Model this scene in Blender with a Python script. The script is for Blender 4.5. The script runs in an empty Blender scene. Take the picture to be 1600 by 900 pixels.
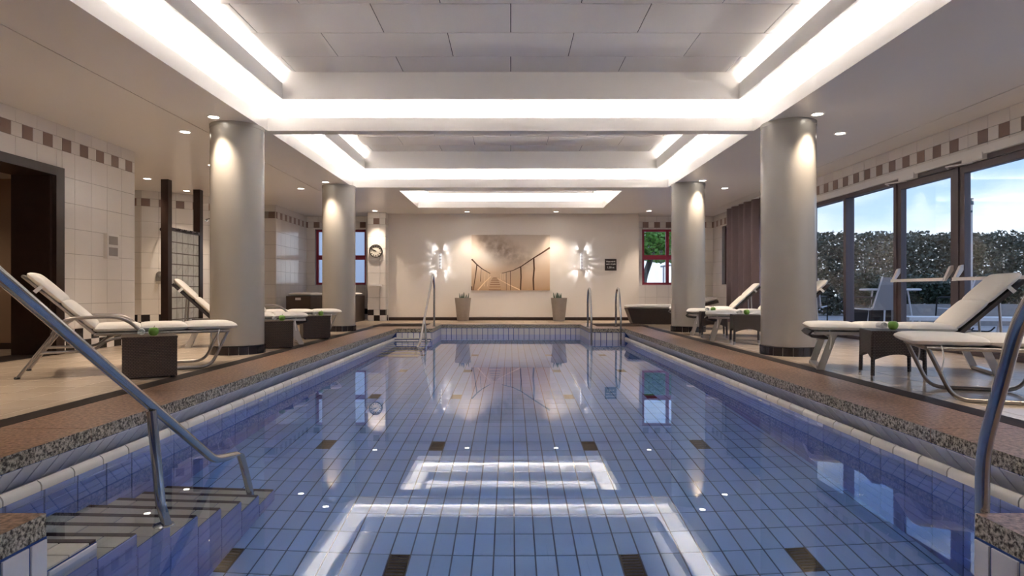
import bpy, bmesh, math, random
from mathutils import Vector, Matrix
R = random.Random(7)
PI = math.pi
SC = bpy.context.scene
COL = SC.collection

# ------------------------------------------------------------------ camera, world, exposure
cam_d = bpy.data.cameras.new('camera')
cam_d.sensor_width = 36.0
cam_d.lens = 975 / 1600 * 36
cam_d.shift_x = 2 / 1600
cam_d.shift_y = 5 / 1600
cam_d.clip_start = 0.02
cam = bpy.data.objects.new('camera', cam_d)
cam.location = (0, 0, 0.70)
cam.rotation_euler = (PI / 2, 0, 0)
COL.objects.link(cam)
SC.camera = cam

SC.view_settings.view_transform = 'Standard'
SC.view_settings.look = 'None'
SC.view_settings.gamma = 1
SC.view_settings.use_curve_mapping = False
SC.view_settings.exposure = 1.32

TUBE_POWER = 25.0        # emission of the fluorescent tubes in the coves
SPOT_POWER = 50.0        # recessed downlights
SKY_POWER = 1.42

W = bpy.data.worlds.new('sky')
SC.world = W
W.use_nodes = True
nt = W.node_tree
nt.nodes.clear()
def wn(t, **k):
    n = nt.nodes.new(t)
    for a, b in k.items(): setattr(n, a, b)
    return n
wl = nt.links.new
tc = wn('ShaderNodeTexCoord')
sep = wn('ShaderNodeSeparateXYZ'); wl(tc.outputs['Generated'], sep.inputs[0])
mp = wn('ShaderNodeMapping'); mp.inputs['Scale'].default_value = (1.0, 1.0, 2.6)
wl(tc.outputs['Generated'], mp.inputs[0])
nz = wn('ShaderNodeTexNoise'); nz.inputs['Scale'].default_value = 3.6; nz.inputs['Detail'].default_value = 7; nz.inputs['Roughness'].default_value = .55
wl(mp.outputs[0], nz.inputs['Vector'])
cr = wn('ShaderNodeValToRGB'); cr.color_ramp.elements[0].position = .46; cr.color_ramp.elements[1].position = .64
wl(nz.outputs['Fac'], cr.inputs[0])
gr = wn('ShaderNodeValToRGB')
gr.color_ramp.elements[0].position = 0.0; gr.color_ramp.elements[0].color = (.36, .39, .43, 1)
gr.color_ramp.elements[1].position = .60; gr.color_ramp.elements[1].color = (.085, .155, .32, 1)
for p_, c_ in ((.10, (.21, .285, .41, 1)), (.25, (.105, .18, .34, 1))):
    e = gr.color_ramp.elements.new(p_); e.color = c_
wl(sep.outputs['Z'], gr.inputs[0])
mx = wn('ShaderNodeMixRGB'); mx.inputs['Color2'].default_value = (.36, .39, .43, 1)
wl(cr.outputs['Color'], mx.inputs['Fac']); wl(gr.outputs['Color'], mx.inputs['Color1'])
bg = wn('ShaderNodeBackground'); bg.inputs['Strength'].default_value = SKY_POWER
wl(mx.outputs[0], bg.inputs['Color'])
wo = wn('ShaderNodeOutputWorld'); wl(bg.outputs[0], wo.inputs['Surface'])

cy = SC.cycles
cy.use_denoising = True
cy.max_bounces = 14; cy.diffuse_bounces = 6; cy.glossy_bounces = 5
cy.transmission_bounces = 8; cy.transparent_max_bounces = 12
cy.sample_clamp_indirect = 0.0
cy.blur_glossy = 0.5

# ------------------------------------------------------------------ materials
MATS = {}
def mat(name, col, rough=.5, metal=0.0, spec=.5, noise=None, bump=None, emit=None, island=0.0):
    """noise=(scale, amount, second colour); bump=(scale, strength); island = brightness spread from piece to piece"""
    if name in MATS: return MATS[name]
    m = bpy.data.materials.new(name); m.use_nodes = True
    n = m.node_tree; b = n.nodes['Principled BSDF']
    b.inputs['Base Color'].default_value = (*col, 1)
    b.inputs['Roughness'].default_value = rough
    b.inputs['Metallic'].default_value = metal
    b.inputs['Specular IOR Level'].default_value = spec
    geo = n.nodes.new('ShaderNodeTexCoord')
    out = None
    if noise:
        t = n.nodes.new('ShaderNodeTexNoise'); t.inputs['Scale'].default_value = noise[0]
        t.inputs['Detail'].default_value = 6; t.inputs['Roughness'].default_value = .65
        n.links.new(geo.outputs['Object'], t.inputs['Vector'])
        r = n.nodes.new('ShaderNodeValToRGB')
        r.color_ramp.elements[0].position = .5 - noise[1]; r.color_ramp.elements[1].position = .5 + noise[1]
        r.color_ramp.elements[0].color = (*col, 1); r.color_ramp.elements[1].color = (*noise[2], 1)
        n.links.new(t.outputs['Fac'], r.inputs[0]); out = r.outputs['Color']
    if island:
        oi = n.nodes.new('ShaderNodeObjectInfo'); gi = n.nodes.new('ShaderNodeNewGeometry')
        ad = n.nodes.new('ShaderNodeMath'); ad.operation = 'ADD'
        n.links.new(oi.outputs['Random'], ad.inputs[0]); n.links.new(gi.outputs['Random Per Island'], ad.inputs[1])
        fr = n.nodes.new('ShaderNodeMath'); fr.operation = 'FRACT'; n.links.new(ad.outputs[0], fr.inputs[0])
        mr = n.nodes.new('ShaderNodeMapRange'); mr.inputs['To Min'].default_value = 1 - island; mr.inputs['To Max'].default_value = 1 + island
        n.links.new(fr.outputs[0], mr.inputs['Value'])
        hs = n.nodes.new('ShaderNodeHueSaturation'); hs.inputs['Color'].default_value = (*col, 1)
        if out: n.links.new(out, hs.inputs['Color'])
        n.links.new(mr.outputs[0], hs.inputs['Value']); out = hs.outputs['Color']
    if out: n.links.new(out, b.inputs['Base Color'])
    if bump:
        t = n.nodes.new('ShaderNodeTexNoise'); t.inputs['Scale'].default_value = bump[0]; t.inputs['Detail'].default_value = 4
        n.links.new(geo.outputs['Object'], t.inputs['Vector'])
        bp = n.nodes.new('ShaderNodeBump'); bp.inputs['Strength'].default_value = bump[1]; bp.inputs['Distance'].default_value = .01
        n.links.new(t.outputs['Fac'], bp.inputs['Height']); n.links.new(bp.outputs[0], b.inputs['Normal'])
    if emit:
        b.inputs['Emission Color'].default_value = (*emit[0], 1); b.inputs['Emission Strength'].default_value = emit[1]
    MATS[name] = m
    return m

ceil_m = mat('ceiling_paint', (.79, .765, .74), .34, spec=.55)
panel_m = mat('ceiling_panel_paint', (.80, .765, .725), .6)
cove_m = mat('cove_paint', (.78, .765, .75), .6)
plaster_m = mat('plaster', (.80, .75, .695), .75, bump=(60, .06))
tile_m = mat('white_wall_tile', (.80, .765, .735), .16, spec=.5, island=.03)
brown_m = mat('brown_frieze_tile', (.26, .175, .15), .3, island=.06)
dark_m = mat('black_base_tile', (.022, .016, .018), .2, island=.1)
grout_m = mat('grout', (.36, .33, .31), .9)
pgrout_m = mat('pool_grout', (.03, .075, .28), .9)
wgrout_m = mat('white_tile_grout', (.09, .075, .09), .9)
floor_m = mat('beige_floor_tile', (.68, .56, .44), .2, noise=(3.0, .35, (.61, .485, .365)), island=.05)
fgrout_m = mat('floor_grout', (.24, .17, .12), .9)
granite_m = mat('polished_granite', (.10, .05, .03), .3, noise=(48, .12, (.47, .30, .21)))
nose_m = mat('rough_granite', (.05, .038, .03), .7, noise=(75, .09, (.60, .53, .43)), bump=(90, .6))
strip_m = mat('dark_floor_strip', (.018, .010, .008), .55, spec=.3)
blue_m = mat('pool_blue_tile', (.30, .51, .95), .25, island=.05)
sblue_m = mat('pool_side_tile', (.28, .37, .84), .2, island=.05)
ptile_m = mat('pool_white_tile', (.72, .70, .72), .14, island=.03)
under_m = mat('channel_tile', (.82, .80, .84), .2, island=.03)
lip_m = mat('rim_tile', (.78, .74, .68), .15, island=.03)
tread_m = mat('tread_tile', (.50, .49, .45), .4, noise=(30, .3, (.44, .43, .40)), island=.05)
nosing_m = mat('tread_nosing', (.018, .004, .022), .35)
grate_m = mat('drain_grate', (.010, .010, .030), .6, spec=.15)
column_m = mat('column_paint', (.41, .385, .345), .25, spec=.6)
wood_m = mat('dark_wood', (.028, .015, .012), .28, noise=(12, .3, (.045, .024, .018)))
tan_m = mat('tan_wall', (.34, .22, .14), .7)
steel_m = mat('stainless_steel', (.52, .51, .50), .16, metal=1.0)
tubem_m = mat('lounger_tube', (.38, .35, .33), .3, metal=.9)
alu_m = mat('lounger_aluminium', (.50, .48, .47), .35, metal=.7)
dgrey_m = mat('dark_lounger_frame', (.05, .042, .042), .45)
cush_m = mat('cream_cushion', (.88, .845, .79), .85, bump=(28, .35))
wicker_plain = None
towel_m = mat('white_towel', (.85, .84, .82), .9, bump=(120, .4))
apple_m = mat('green_apple', (.19, .42, .05), .3, noise=(14, .3, (.30, .52, .10)))
stem_m = mat('apple_stem', (.08, .05, .02), .7)
pot_m = mat('concrete_pot', (.33, .28, .245), .8, noise=(14, .3, (.39, .34, .30)))
soil_m = mat('soil', (.03, .02, .015), .9)
leaf_m = mat('succulent_leaf', (.035, .07, .045), .4, noise=(25, .2, (.08, .13, .08)))
red_m = mat('red_window_frame', (.36, .035, .07), .4)
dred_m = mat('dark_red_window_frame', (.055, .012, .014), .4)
mull_m = mat('anodised_frame', (.10, .078, .092), .35, metal=.2)
sill_m = mat('white_sill', (.80, .78, .76), .4)
curtain_m = mat('mauve_curtain', (.31, .24, .265), .85, bump=(200, .15))
sign_m = mat('brown_sign', (.025, .012, .010), .4)
white_m = mat('white_print', (.85, .82, .78), .6)
clock_m = mat('clock_face', (.80, .76, .68), .5)
black_m = mat('black_metal', (.015, .013, .013), .4)
mat_m = mat('rubber_mat', (.055, .032, .024), .9, bump=(150, .5))
plate_m = mat('white_plastic', (.74, .71, .68), .5)
lens_m = mat('downlight_lens', (.9, .85, .78), .5, emit=((1, .92, .80), 7.0))
tubel_m = mat('fluorescent_glass', (.9, .9, .9), .5, emit=((1, .96, .92), TUBE_POWER))
led_m = mat('wall_lamp_led', (.9, .9, .95), .5, emit=((.93, .95, 1), 2.2))
terrace_m = mat('terrace_paving', (.42, .39, .38), .8, noise=(2, .3, (.36, .33, .33)))
planter_m = mat('planter_concrete', (.36, .33, .32), .9, noise=(8, .3, (.27, .25, .24)))
hedge_m = mat('hedge_leaf', (.075, .085, .06), .6, noise=(.9, .2, (.16, .15, .10)), island=.35)
shrub_m = mat('shrub_leaf', (.03, .05, .028), .5, island=.3)
tree_m = mat('tree_leaf', (.16, .34, .05), .6, island=.3)
bark_m = mat('bark', (.09, .07, .055), .9)
bldg_m = mat('pale_render', (.82, .83, .87), .9)
pane_far_m = mat('far_window_glass', (.22, .27, .36), .1)
sling_m = mat('sling_mesh', (.32, .29, .29), .8)
wmetal_m = mat('white_metal', (.78, .75, .76), .4)
post_m = mat('lamp_post_metal', (.62, .55, .53), .4, metal=.3)
lhead_m = mat('lamp_head', (.03, .07, .10), .4)

def wicker(name, c1, c2, scale):
    m = bpy.data.materials.new(name); m.use_nodes = True
    n = m.node_tree; b = n.nodes['Principled BSDF']; b.inputs['Roughness'].default_value = .5
    t = n.nodes.new('ShaderNodeTexCoord')
    mp = n.nodes.new('ShaderNodeMapping'); mp.inputs['Rotation'].default_value = (0, 0, PI / 4)
    br = n.nodes.new('ShaderNodeTexBrick')
    br.inputs['Scale'].default_value = scale
    br.inputs['Color1'].default_value = (*c1, 1); br.inputs['Color2'].default_value = (*[x * .75 for x in c1], 1)
    br.inputs['Mortar'].default_value = (*c2, 1); br.inputs['Mortar Size'].default_value = .045
    br.inputs['Brick Width'].default_value = .45; br.inputs['Row Height'].default_value = .25
    cx = n.nodes.new('ShaderNodeSeparateXYZ'); n.links.new(t.outputs['Object'], cx.inputs[0])
    ad = n.nodes.new('ShaderNodeMath'); ad.operation = 'ADD'
    n.links.new(cx.outputs['X'], ad.inputs[0]); n.links.new(cx.outputs['Y'], ad.inputs[1])
    cb = n.nodes.new('ShaderNodeCombineXYZ')
    n.links.new(ad.outputs[0], cb.inputs['X']); n.links.new(cx.outputs['Z'], cb.inputs['Y'])
    n.links.new(cb.outputs[0], br.inputs['Vector'])
    n.links.new(br.outputs['Color'], b.inputs['Base Color'])
    bp = n.nodes.new('ShaderNodeBump'); bp.inputs['Strength'].default_value = .7; bp.inputs['Distance'].default_value = .006
    bp.invert = True
    n.links.new(br.outputs['Fac'], bp.inputs['Height']); n.links.new(bp.outputs[0], b.inputs['Normal'])
    return m
wick_m = wicker('brown_wicker', (.105, .068, .05), (.018, .011, .008), 20)
wickg_m = wicker('grey_brown_wicker', (.10, .078, .072), (.016, .011, .010), 20)

def glass_pane():
    m = bpy.data.materials.new('window_glass'); m.use_nodes = True
    n = m.node_tree; n.nodes.remove(n.nodes['Principled BSDF'])
    lw = n.nodes.new('ShaderNodeLayerWeight'); lw.inputs['Blend'].default_value = .5
    pw = n.nodes.new('ShaderNodeMath'); pw.operation = 'POWER'; pw.inputs[1].default_value = 5.0
    n.links.new(lw.outputs['Facing'], pw.inputs[0])
    fr = n.nodes.new('ShaderNodeMath'); fr.operation = 'MULTIPLY_ADD'; fr.inputs[1].default_value = .6; fr.inputs[2].default_value = .035
    n.links.new(pw.outputs[0], fr.inputs[0])
    tr = n.nodes.new('ShaderNodeBsdfTransparent'); tr.inputs['Color'].default_value = (.94, .96, .97, 1)
    gl = n.nodes.new('ShaderNodeBsdfGlossy'); gl.inputs['Roughness'].default_value = 0.0
    mi = n.nodes.new('ShaderNodeMixShader')
    n.links.new(fr.outputs[0], mi.inputs[0]); n.links.new(tr.outputs[0], mi.inputs[1]); n.links.new(gl.outputs[0], mi.inputs[2])
    n.links.new(mi.outputs[0], n.nodes['Material Output'].inputs['Surface'])
    return m
glass_m = glass_pane()

def water_mat():
    m = bpy.data.materials.new('pool_water'); m.use_nodes = True
    n = m.node_tree; b = n.nodes['Principled BSDF']
    b.inputs['Base Color'].default_value = (.80, .91, 1, 1)
    b.inputs['Roughness'].default_value = 0.0
    b.inputs['IOR'].default_value = 1.333
    b.inputs['Transmission Weight'].default_value = 1.0
    t = n.nodes.new('ShaderNodeTexNoise'); t.inputs['Scale'].default_value = 1.1; t.inputs['Detail'].default_value = 1
    g = n.nodes.new('ShaderNodeTexCoord'); n.links.new(g.outputs['Object'], t.inputs['Vector'])
    bp = n.nodes.new('ShaderNodeBump'); bp.inputs['Strength'].default_value = .012; bp.inputs['Distance'].default_value = .01
    n.links.new(t.outputs['Fac'], bp.inputs['Height']); n.links.new(bp.outputs[0], b.inputs['Normal'])
    return m
water_m = water_mat()

def block_mat():
    m = bpy.data.materials.new('glass_block'); m.use_nodes = True
    n = m.node_tree; b = n.nodes['Principled BSDF']
    b.inputs['Base Color'].default_value = (.90, .94, .92, 1); b.inputs['Roughness'].default_value = .06
    b.inputs['IOR'].default_value = 1.35; b.inputs['Transmission Weight'].default_value = .15
    t = n.nodes.new('ShaderNodeTexWave'); t.inputs['Scale'].default_value = 5; t.inputs['Distortion'].default_value = 6
    g = n.nodes.new('ShaderNodeTexCoord'); n.links.new(g.outputs['Object'], t.inputs['Vector'])
    bp = n.nodes.new('ShaderNodeBump'); bp.inputs['Strength'].default_value = .8; bp.inputs['Distance'].default_value = .02
    n.links.new(t.outputs['Fac'], bp.inputs['Height']); n.links.new(bp.outputs[0], b.inputs['Normal'])
    return m
block_m = block_mat()

def picture_mat():
    """warm misty print; Object coordinates: x -.94..+.94, z -.665..+.665"""
    m = bpy.data.materials.new('sepia_print'); m.use_nodes = True
    n = m.node_tree; L = n.links.new; b = n.nodes['Principled BSDF']; b.inputs['Roughness'].default_value = .6
    g = n.nodes.new('ShaderNodeTexCoord'); s = n.nodes.new('ShaderNodeSeparateXYZ'); L(g.outputs['Object'], s.inputs[0])
    mr = n.nodes.new('ShaderNodeMapRange'); mr.inputs['From Min'].default_value = -.67; mr.inputs['From Max'].default_value = .67
    L(s.outputs['Z'], mr.inputs['Value'])
    r = n.nodes.new('ShaderNodeValToRGB'); r.color_ramp.elements[0].color = (.56, .36, .21, 1); r.color_ramp.elements[1].color = (.60, .51, .43, 1)
    for p, c in ((.35, (.76, .58, .42, 1)), (.6, (.82, .70, .58, 1))):
        el = r.color_ramp.elements.new(p); el.color = c
    L(mr.outputs[0], r.inputs[0])
    def blob(cx, cz, sx, sz, rot=0):
        mp = n.nodes.new('ShaderNodeMapping'); mp.vector_type = 'TEXTURE'
        mp.inputs['Location'].default_value = (cx, 0, cz); mp.inputs['Scale'].default_value = (sx, 1, sz); mp.inputs['Rotation'].default_value = (0, rot, 0)
        L(g.outputs['Object'], mp.inputs[0])
        gd = n.nodes.new('ShaderNodeTexGradient'); gd.gradient_type = 'SPHERICAL'; L(mp.outputs[0], gd.inputs[0])
        return gd.outputs['Fac']
    m1 = n.nodes.new('ShaderNodeMixRGB'); m1.inputs['Color2'].default_value = (1, .95, .87, 1)
    L(blob(-.55, .16, .62, .40), m1.inputs['Fac']); L(r.outputs['Color'], m1.inputs['Color1'])
    nz = n.nodes.new('ShaderNodeTexNoise'); nz.inputs['Scale'].default_value = 7; nz.inputs['Detail'].default_value = 8; L(g.outputs['Object'], nz.inputs['Vector'])
    mu = n.nodes.new('ShaderNodeMath'); mu.operation = 'MULTIPLY'
    L(blob(-.22, .34, 1.05, .36, .48), mu.inputs[0])
    r2 = n.nodes.new('ShaderNodeValToRGB'); r2.color_ramp.elements[0].position = .3; r2.color_ramp.elements[1].position = .6
    L(nz.outputs['Fac'], r2.inputs[0]); L(r2.outputs['Color'], mu.inputs[1])
    m2 = n.nodes.new('ShaderNodeMixRGB'); m2.inputs['Color2'].default_value = (.36, .26, .18, 1)
    L(mu.outputs[0], m2.inputs['Fac']); L(m1.outputs[0], m2.inputs['Color1'])
    L(m2.outputs[0], b.inputs['Base Color'])
    return m
picture_m = picture_mat()

# ------------------------------------------------------------------ mesh helpers
class MB:
    def __init__(s): s.v = []; s.f = []; s.mi = []
    def add(s, vs, fs, mi=0):
        o = len(s.v); s.v += [tuple(p) for p in vs]
        for f in fs: s.f.append(tuple(i + o for i in f)); s.mi.append(mi)
    def box(s, a, b, mi=0, M=None):
        x0, y0, z0 = a; x1, y1, z1 = b
        p = [(x0,y0,z0),(x1,y0,z0),(x1,y1,z0),(x0,y1,z0),(x0,y0,z1),(x1,y0,z1),(x1,y1,z1),(x0,y1,z1)]
        if M: p = [M @ Vector(q) for q in p]
        s.add(p, [(0,3,2,1),(4,5,6,7),(0,1,5,4),(1,2,6,5),(2,3,7,6),(3,0,4,7)], mi)
    def prism(s, poly, p0, p1, mi=0):
        """poly: list of 3D points (a face), swept from offset p0 to p1"""
        n = len(poly); a = [Vector(q) + Vector(p0) for q in poly]; b = [Vector(q) + Vector(p1) for q in poly]
        fs = [tuple(range(n))[::-1], tuple(range(n, 2 * n))]
        for i in range(n): fs.append((i, (i + 1) % n, n + (i + 1) % n, n + i))
        s.add(a + b, fs, mi)
    def tube(s, pts, r, seg=10, fillet=0.0, cap=True, mi=0, r2=None):
        pts = [Vector(p) for p in pts]
        if fillet and len(pts) > 2:
            q = [pts[0]]
            for i in range(1, len(pts) - 1):
                a, b, c = pts[i-1], pts[i], pts[i+1]
                d = min(fillet, (a-b).length * .48, (c-b).length * .48)
                p0 = b + (a-b).normalized() * d; p2 = b + (c-b).normalized() * d
                for k in range(6):
                    t = k / 5; q.append(p0 * (1-t)**2 + b * 2 * t * (1-t) + p2 * t * t)
            q.append(pts[-1]); pts = q
        rings = []; up = None
        for i, p in enumerate(pts):
            t = (pts[min(i+1, len(pts)-1)] - pts[max(i-1, 0)]).normalized()
            if up is None:
                up = Vector((0,0,1)) if abs(t.z) < .9 else Vector((1,0,0))
            up = (up - t * up.dot(t)).normalized(); sd = t.cross(up)
            rr = r if r2 is None else r + (r2 - r) * i / (len(pts) - 1)
            rings.append([p + (up * math.cos(2*PI*k/seg) + sd * math.sin(2*PI*k/seg)) * rr for k in range(seg)])
        vs = [v for g in rings for v in g]; fs = []
        for i in range(len(rings) - 1):
            for k in range(seg):
                fs.append((i*seg+k, i*seg+(k+1) % seg, (i+1)*seg+(k+1) % seg, (i+1)*seg+k))
        if cap:
            fs.append(tuple(range(seg))[::-1]); fs.append(tuple((len(rings)-1)*seg + k for k in range(seg)))
        s.add(vs, fs, mi)
    def lathe(s, prof, seg=24, M=None, mi=0):
        """prof: (radius, z) from bottom to top"""
        vs = []; fs = []
        for r, z in prof:
            for k in range(seg):
                p = Vector((r*math.cos(2*PI*k/seg), r*math.sin(2*PI*k/seg), z)); vs.append(M @ p if M else p)
        for i in range(len(prof)-1):
            for k in range(seg):
                fs.append((i*seg+k, i*seg+(k+1) % seg, (i+1)*seg+(k+1) % seg, (i+1)*seg+k))
        fs.append(tuple(range(seg))[::-1]); fs.append(tuple((len(prof)-1)*seg+k for k in range(seg)))
        s.add(vs, fs, mi)
    def pad(s, lx, ly, t, M, nx=14, ny=10, puff=.25, mi=0):
        """soft rounded cushion of lx x ly x t, centred on local origin, lying on z=0..t"""
        vs = []; fs = []
        for side in (1, -1):
            for i in range(nx+1):
                for j in range(ny+1):
                    u = math.sin((i/nx-.5)*PI); w = math.sin((j/ny-.5)*PI)
                    h = max(0, (1-abs(u)**7)*(1-abs(w)**7))**.4
                    c = 1 + puff*.5*(1-u*u)*(1-w*w) if side > 0 else 1
                    vs.append(M @ Vector((u*lx/2, w*ly/2, t/2 + side*h*c*t/2)))
        n = (nx+1)*(ny+1)
        for i in range(nx):
            for j in range(ny):
                a = i*(ny+1)+j; q = (a, a+ny+1, a+ny+2, a+1)
                fs.append(q); fs.append(tuple(n+x for x in q[::-1]))
        s.add(vs, fs, mi)
    def mesh(s, name, mats, smooth=False, angle=None):
        me = bpy.data.meshes.new(name); me.from_pydata(s.v, [], s.f)
        for m in (mats if isinstance(mats, (list, tuple)) else [mats]): me.materials.append(m)
        if any(s.mi): me.polygons.foreach_set('material_index', s.mi)
        if smooth:
            me.polygons.foreach_set('use_smooth', [True]*len(me.polygons))
        me.update()
        if smooth: me.set_sharp_from_angle(angle=math.radians(angle or 40))
        return me
    def build(s, name, mats, parent=None, smooth=False, M=None, angle=None):
        o = bpy.data.objects.new(name, s.mesh(name, mats, smooth, angle))
        COL.objects.link(o)
        if parent: o.parent = parent
        if M: o.matrix_local = M
        return o

def tag(o, label=None, cat=None, group=None, kind=None):
    if label: o['label'] = label
    if cat: o['category'] = cat
    if group: o['group'] = group
    if kind: o['kind'] = kind
    return o
def thing(name, label, cat, loc=(0,0,0), rz=0, group=None):
    o = bpy.data.objects.new(name, None); COL.objects.link(o)
    o.empty_display_size = .1
    o.location = loc; o.rotation_euler = (0, 0, rz)
    return tag(o, label, cat, group)
def group_empty(name, kind='structure'):
    o = bpy.data.objects.new(name, None); COL.objects.link(o); o['kind'] = kind
    return o
def bx(name, a, b, m, parent=None, kind=None):
    q = MB(); q.box(a, b); o = q.build(name, m, parent)
    if kind: o['kind'] = kind
    return o
def struct(name, a, b, m): return bx(name, a, b, m, None, 'structure')

# ------------------------------------------------------------------ tile fields
CAM = Vector((0, 0, .7))
def cut(rects, holes):
    """axis-aligned (u0,u1,v0,v1,key) minus holes (u0,u1,v0,v1)"""
    for h in holes:
        out = []
        for r in rects:
            u0,u1,v0,v1,k = r
            a0,a1,b0,b1 = max(u0,h[0]),min(u1,h[1]),max(v0,h[2]),min(v1,h[3])
            if a0 >= a1 - 1e-6 or b0 >= b1 - 1e-6: out.append(r); continue
            if a0 - u0 > .012: out.append((u0,a0,v0,v1,k))
            if u1 - a1 > .012: out.append((a1,u1,v0,v1,k))
            if b0 - v0 > .012: out.append((a0,a1,v0,b0,k))
            if v1 - b1 > .012: out.append((a0,a1,b1,v1,k))
        rects = out
    return rects
TILE_MESH = {}
def tile_mesh(w, h, t, m, bev):
    key = (round(w,3), round(h,3), round(t,4), m.name, bev)
    if key not in TILE_MESH:
        q = MB(); b = bev
        vs = [(0,0,0),(w,0,0),(w,h,0),(0,h,0),(0,0,t-b),(w,0,t-b),(w,h,t-b),(0,h,t-b),(b,b,t),(w-b,b,t),(w-b,h-b,t),(b,h-b,t)]
        fs = [(8,9,10,11)]
        for i in range(4):
            j = (i+1) % 4; fs += [(i,j,4+j,4+i),(4+i,4+j,8+j,8+i)]
        q.add(vs, fs); TILE_MESH[key] = q.mesh('tile', m)
    return TILE_MESH[key]
def tiles(parent, rects, O, U, V, mats, gap=.004, t=.006, name='tile', limit=300, bev=.0015, near=None):
    """lay tiles on the plane O + u U + v V; those that show largest become objects, the rest one joined part"""
    O, U, V = Vector(O), Vector(U).normalized(), Vector(V).normalized(); N = U.cross(V)
    rot = Matrix((U, V, N)).transposed().to_4x4()
    def score(r):
        c = O + U*(r[0]+r[1])/2 + V*(r[2]+r[3])/2
        d = c - CAM
        if d.y < .25: return 1e6 + d.length
        px, py = d.x/d.y*975 + 798, 455 - d.z/d.y*975
        out = 0 if (-25 < px < 1625 and -25 < py < 925) else 1e5
        area = (r[1]-r[0])*(r[3]-r[2])*abs(N.dot(d))/max(d.y, .3)**3
        return out - min(area, 50)
    rects = [r for r in rects if r[1]-r[0] > gap*2 and r[3]-r[2] > gap*2]
    rects.sort(key=score)
    rest = {}
    for i, (u0,u1,v0,v1,k) in enumerate(rects):
        w, h = u1-u0-gap, v1-v0-gap; p = O + U*(u0+gap/2) + V*(v0+gap/2)
        if i < limit and score((u0,u1,v0,v1,k)) < 1e4:
            o = bpy.data.objects.new(name, tile_mesh(w, h, t, mats[k], bev)); COL.objects.link(o)
            o.parent = parent
            o.matrix_local = Matrix.Translation(p) @ rot
        else:
            q = rest.setdefault(k, MB())
            pts = [p, p+U*w, p+U*w+V*h, p+V*h]; top = [x+N*t for x in pts]
            q.add(pts+top, [(4,5,6,7),(0,1,5,4),(1,2,6,5),(2,3,7,6),(3,0,4,7)])
    if rest:
        q = MB(); ml = []
        for k, b in rest.items():
            q.add(b.v, b.f, len(ml)); ml.append(mats[k])
        o = q.build(name + '_field', ml, parent); o['kind'] = 'stuff'
WM = {'w': tile_m, 'b': brown_m, 'd': dark_m}
S = .287; Hh = S/2
def wall_rects(width, u_off=0.0, frieze_off=0.0, z0=0.0, z1=2.56, checker=True):
    out = []
    def row(v0, v1, step, keys, off):
        u = -off; i = 0
        while u < width - 1e-4:
            a, b = max(u, 0), min(u+step, width)
            if b - a > .01 and v1 > z0 and v0 < z1: out.append((a, b, max(v0, z0), min(v1, z1), keys[i % len(keys)]))
            u += step; i += 1
    if checker:
        row(0, .133, Hh, 'wd', u_off); row(.133, .266, Hh, 'dw', u_off)
    else: row(0, .266, S, 'w', u_off)
    for k in range(7): row(.266+S*k, .266+S*(k+1), S, 'w', u_off)
    row(2.275, 2.4175, Hh, 'bw', frieze_off)
    row(2.4175, 2.56, S, 'w', u_off)
    return out

# ------------------------------------------------------------------ the setting: ground, floor, walls
X0, X1, YB, YE, HC = -5.03, 5.03, -1.6, 15.5, 2.56
PX, PY0, PY1 = 2.14, 1.97, 11.67          # pool, long part
AX, AY0, AY1 = 1.465, .52, 13.12          # alcoves at both ends
WZ, BZ = -.205, -1.405                    # water level, pool floor

floor = group_empty('floor')
q = MB()
def slab(x0,x1,y0,y1,z0,z1): q.box((x0,y0,z0),(x1,y1,z1))
SX = 2.62                                  # outer edge of the granite coping
slab(-8, -SX, YB, YE, -.12, -.008); slab(SX, 5.3, YB, YE, -.12, -.008)
slab(-SX, SX, YB, AY0-.5, -.12, -.008); slab(-SX, SX, AY1+.5, YE, -.12, -.008)
q.build('screed', fgrout_m, floor)
fr = []
def floor_grid(x0, x1, y0, y1):
    i = math.floor(x0/S)
    while i*S < x1:
        j = math.floor(y0/S)
        while j*S < y1:
            a, b, c, d = max(i*S,x0), min(i*S+S,x1), max(j*S,y0), min(j*S+S,y1)
            if b-a > .015 and d-c > .015: fr.append((a, b, c, d, 'f'))
            j += 1
        i += 1
floor_grid(-7.6, -SX-.15, YB, YE); floor_grid(SX+.15, 5.0, YB, YE)
floor_grid(-SX-.15, SX+.15, YB, AY0-.5); floor_grid(-SX-.15, SX+.15, AY1+.5, 15.0)
tiles(floor, fr, (0,0,-.008), (1,0,0), (0,1,0), {'f': floor_m}, gap=.005, t=.008, limit=300)
# dark strip between coping and tiles, on both long sides
for i, s in enumerate((-1, 1)):
    a, b = sorted((s*SX, s*(SX+.15)))
    struct('trim_%d' % (i+1), (a, AY0-.5, -.02), (b, AY1+.5, .0015), strip_m)

# granite coping, slab by slab
coping = tag(group_empty('pool_coping'), 'reddish polished granite slabs edging the whole pool', 'coping')
def slab_piece(poly, nose_edges):
    """poly: CCW xy outline; nose_edges: indices of edges that face the water"""
    b = MB(); n = len(poly); T, Bz = 0.0, -.072
    vs = [(x,y,T) for x,y in poly] + [(x,y,Bz) for x,y in poly]
    b.add(vs, [tuple(range(n))], 0); b.add(vs, [tuple(range(2*n-1, n-1, -1))], 1)
    for i in range(n):
        j = (i+1) % n; b.add(vs, [(i, n+i, n+j, j)], 1 if i in nose_edges else 0)
    b.build('coping_slab', [granite_m, nose_m], coping)
g = .002
def ystrip(xa, xb, y0, y1, step=1.21):
    n = max(1, round((y1-y0)/step)); d = (y1-y0)/n
    for k in range(n):
        slab_piece([(xa,y0+k*d+g),(xb,y0+k*d+g),(xb,y0+(k+1)*d-g),(xa,y0+(k+1)*d-g)], (1,3))
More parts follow.
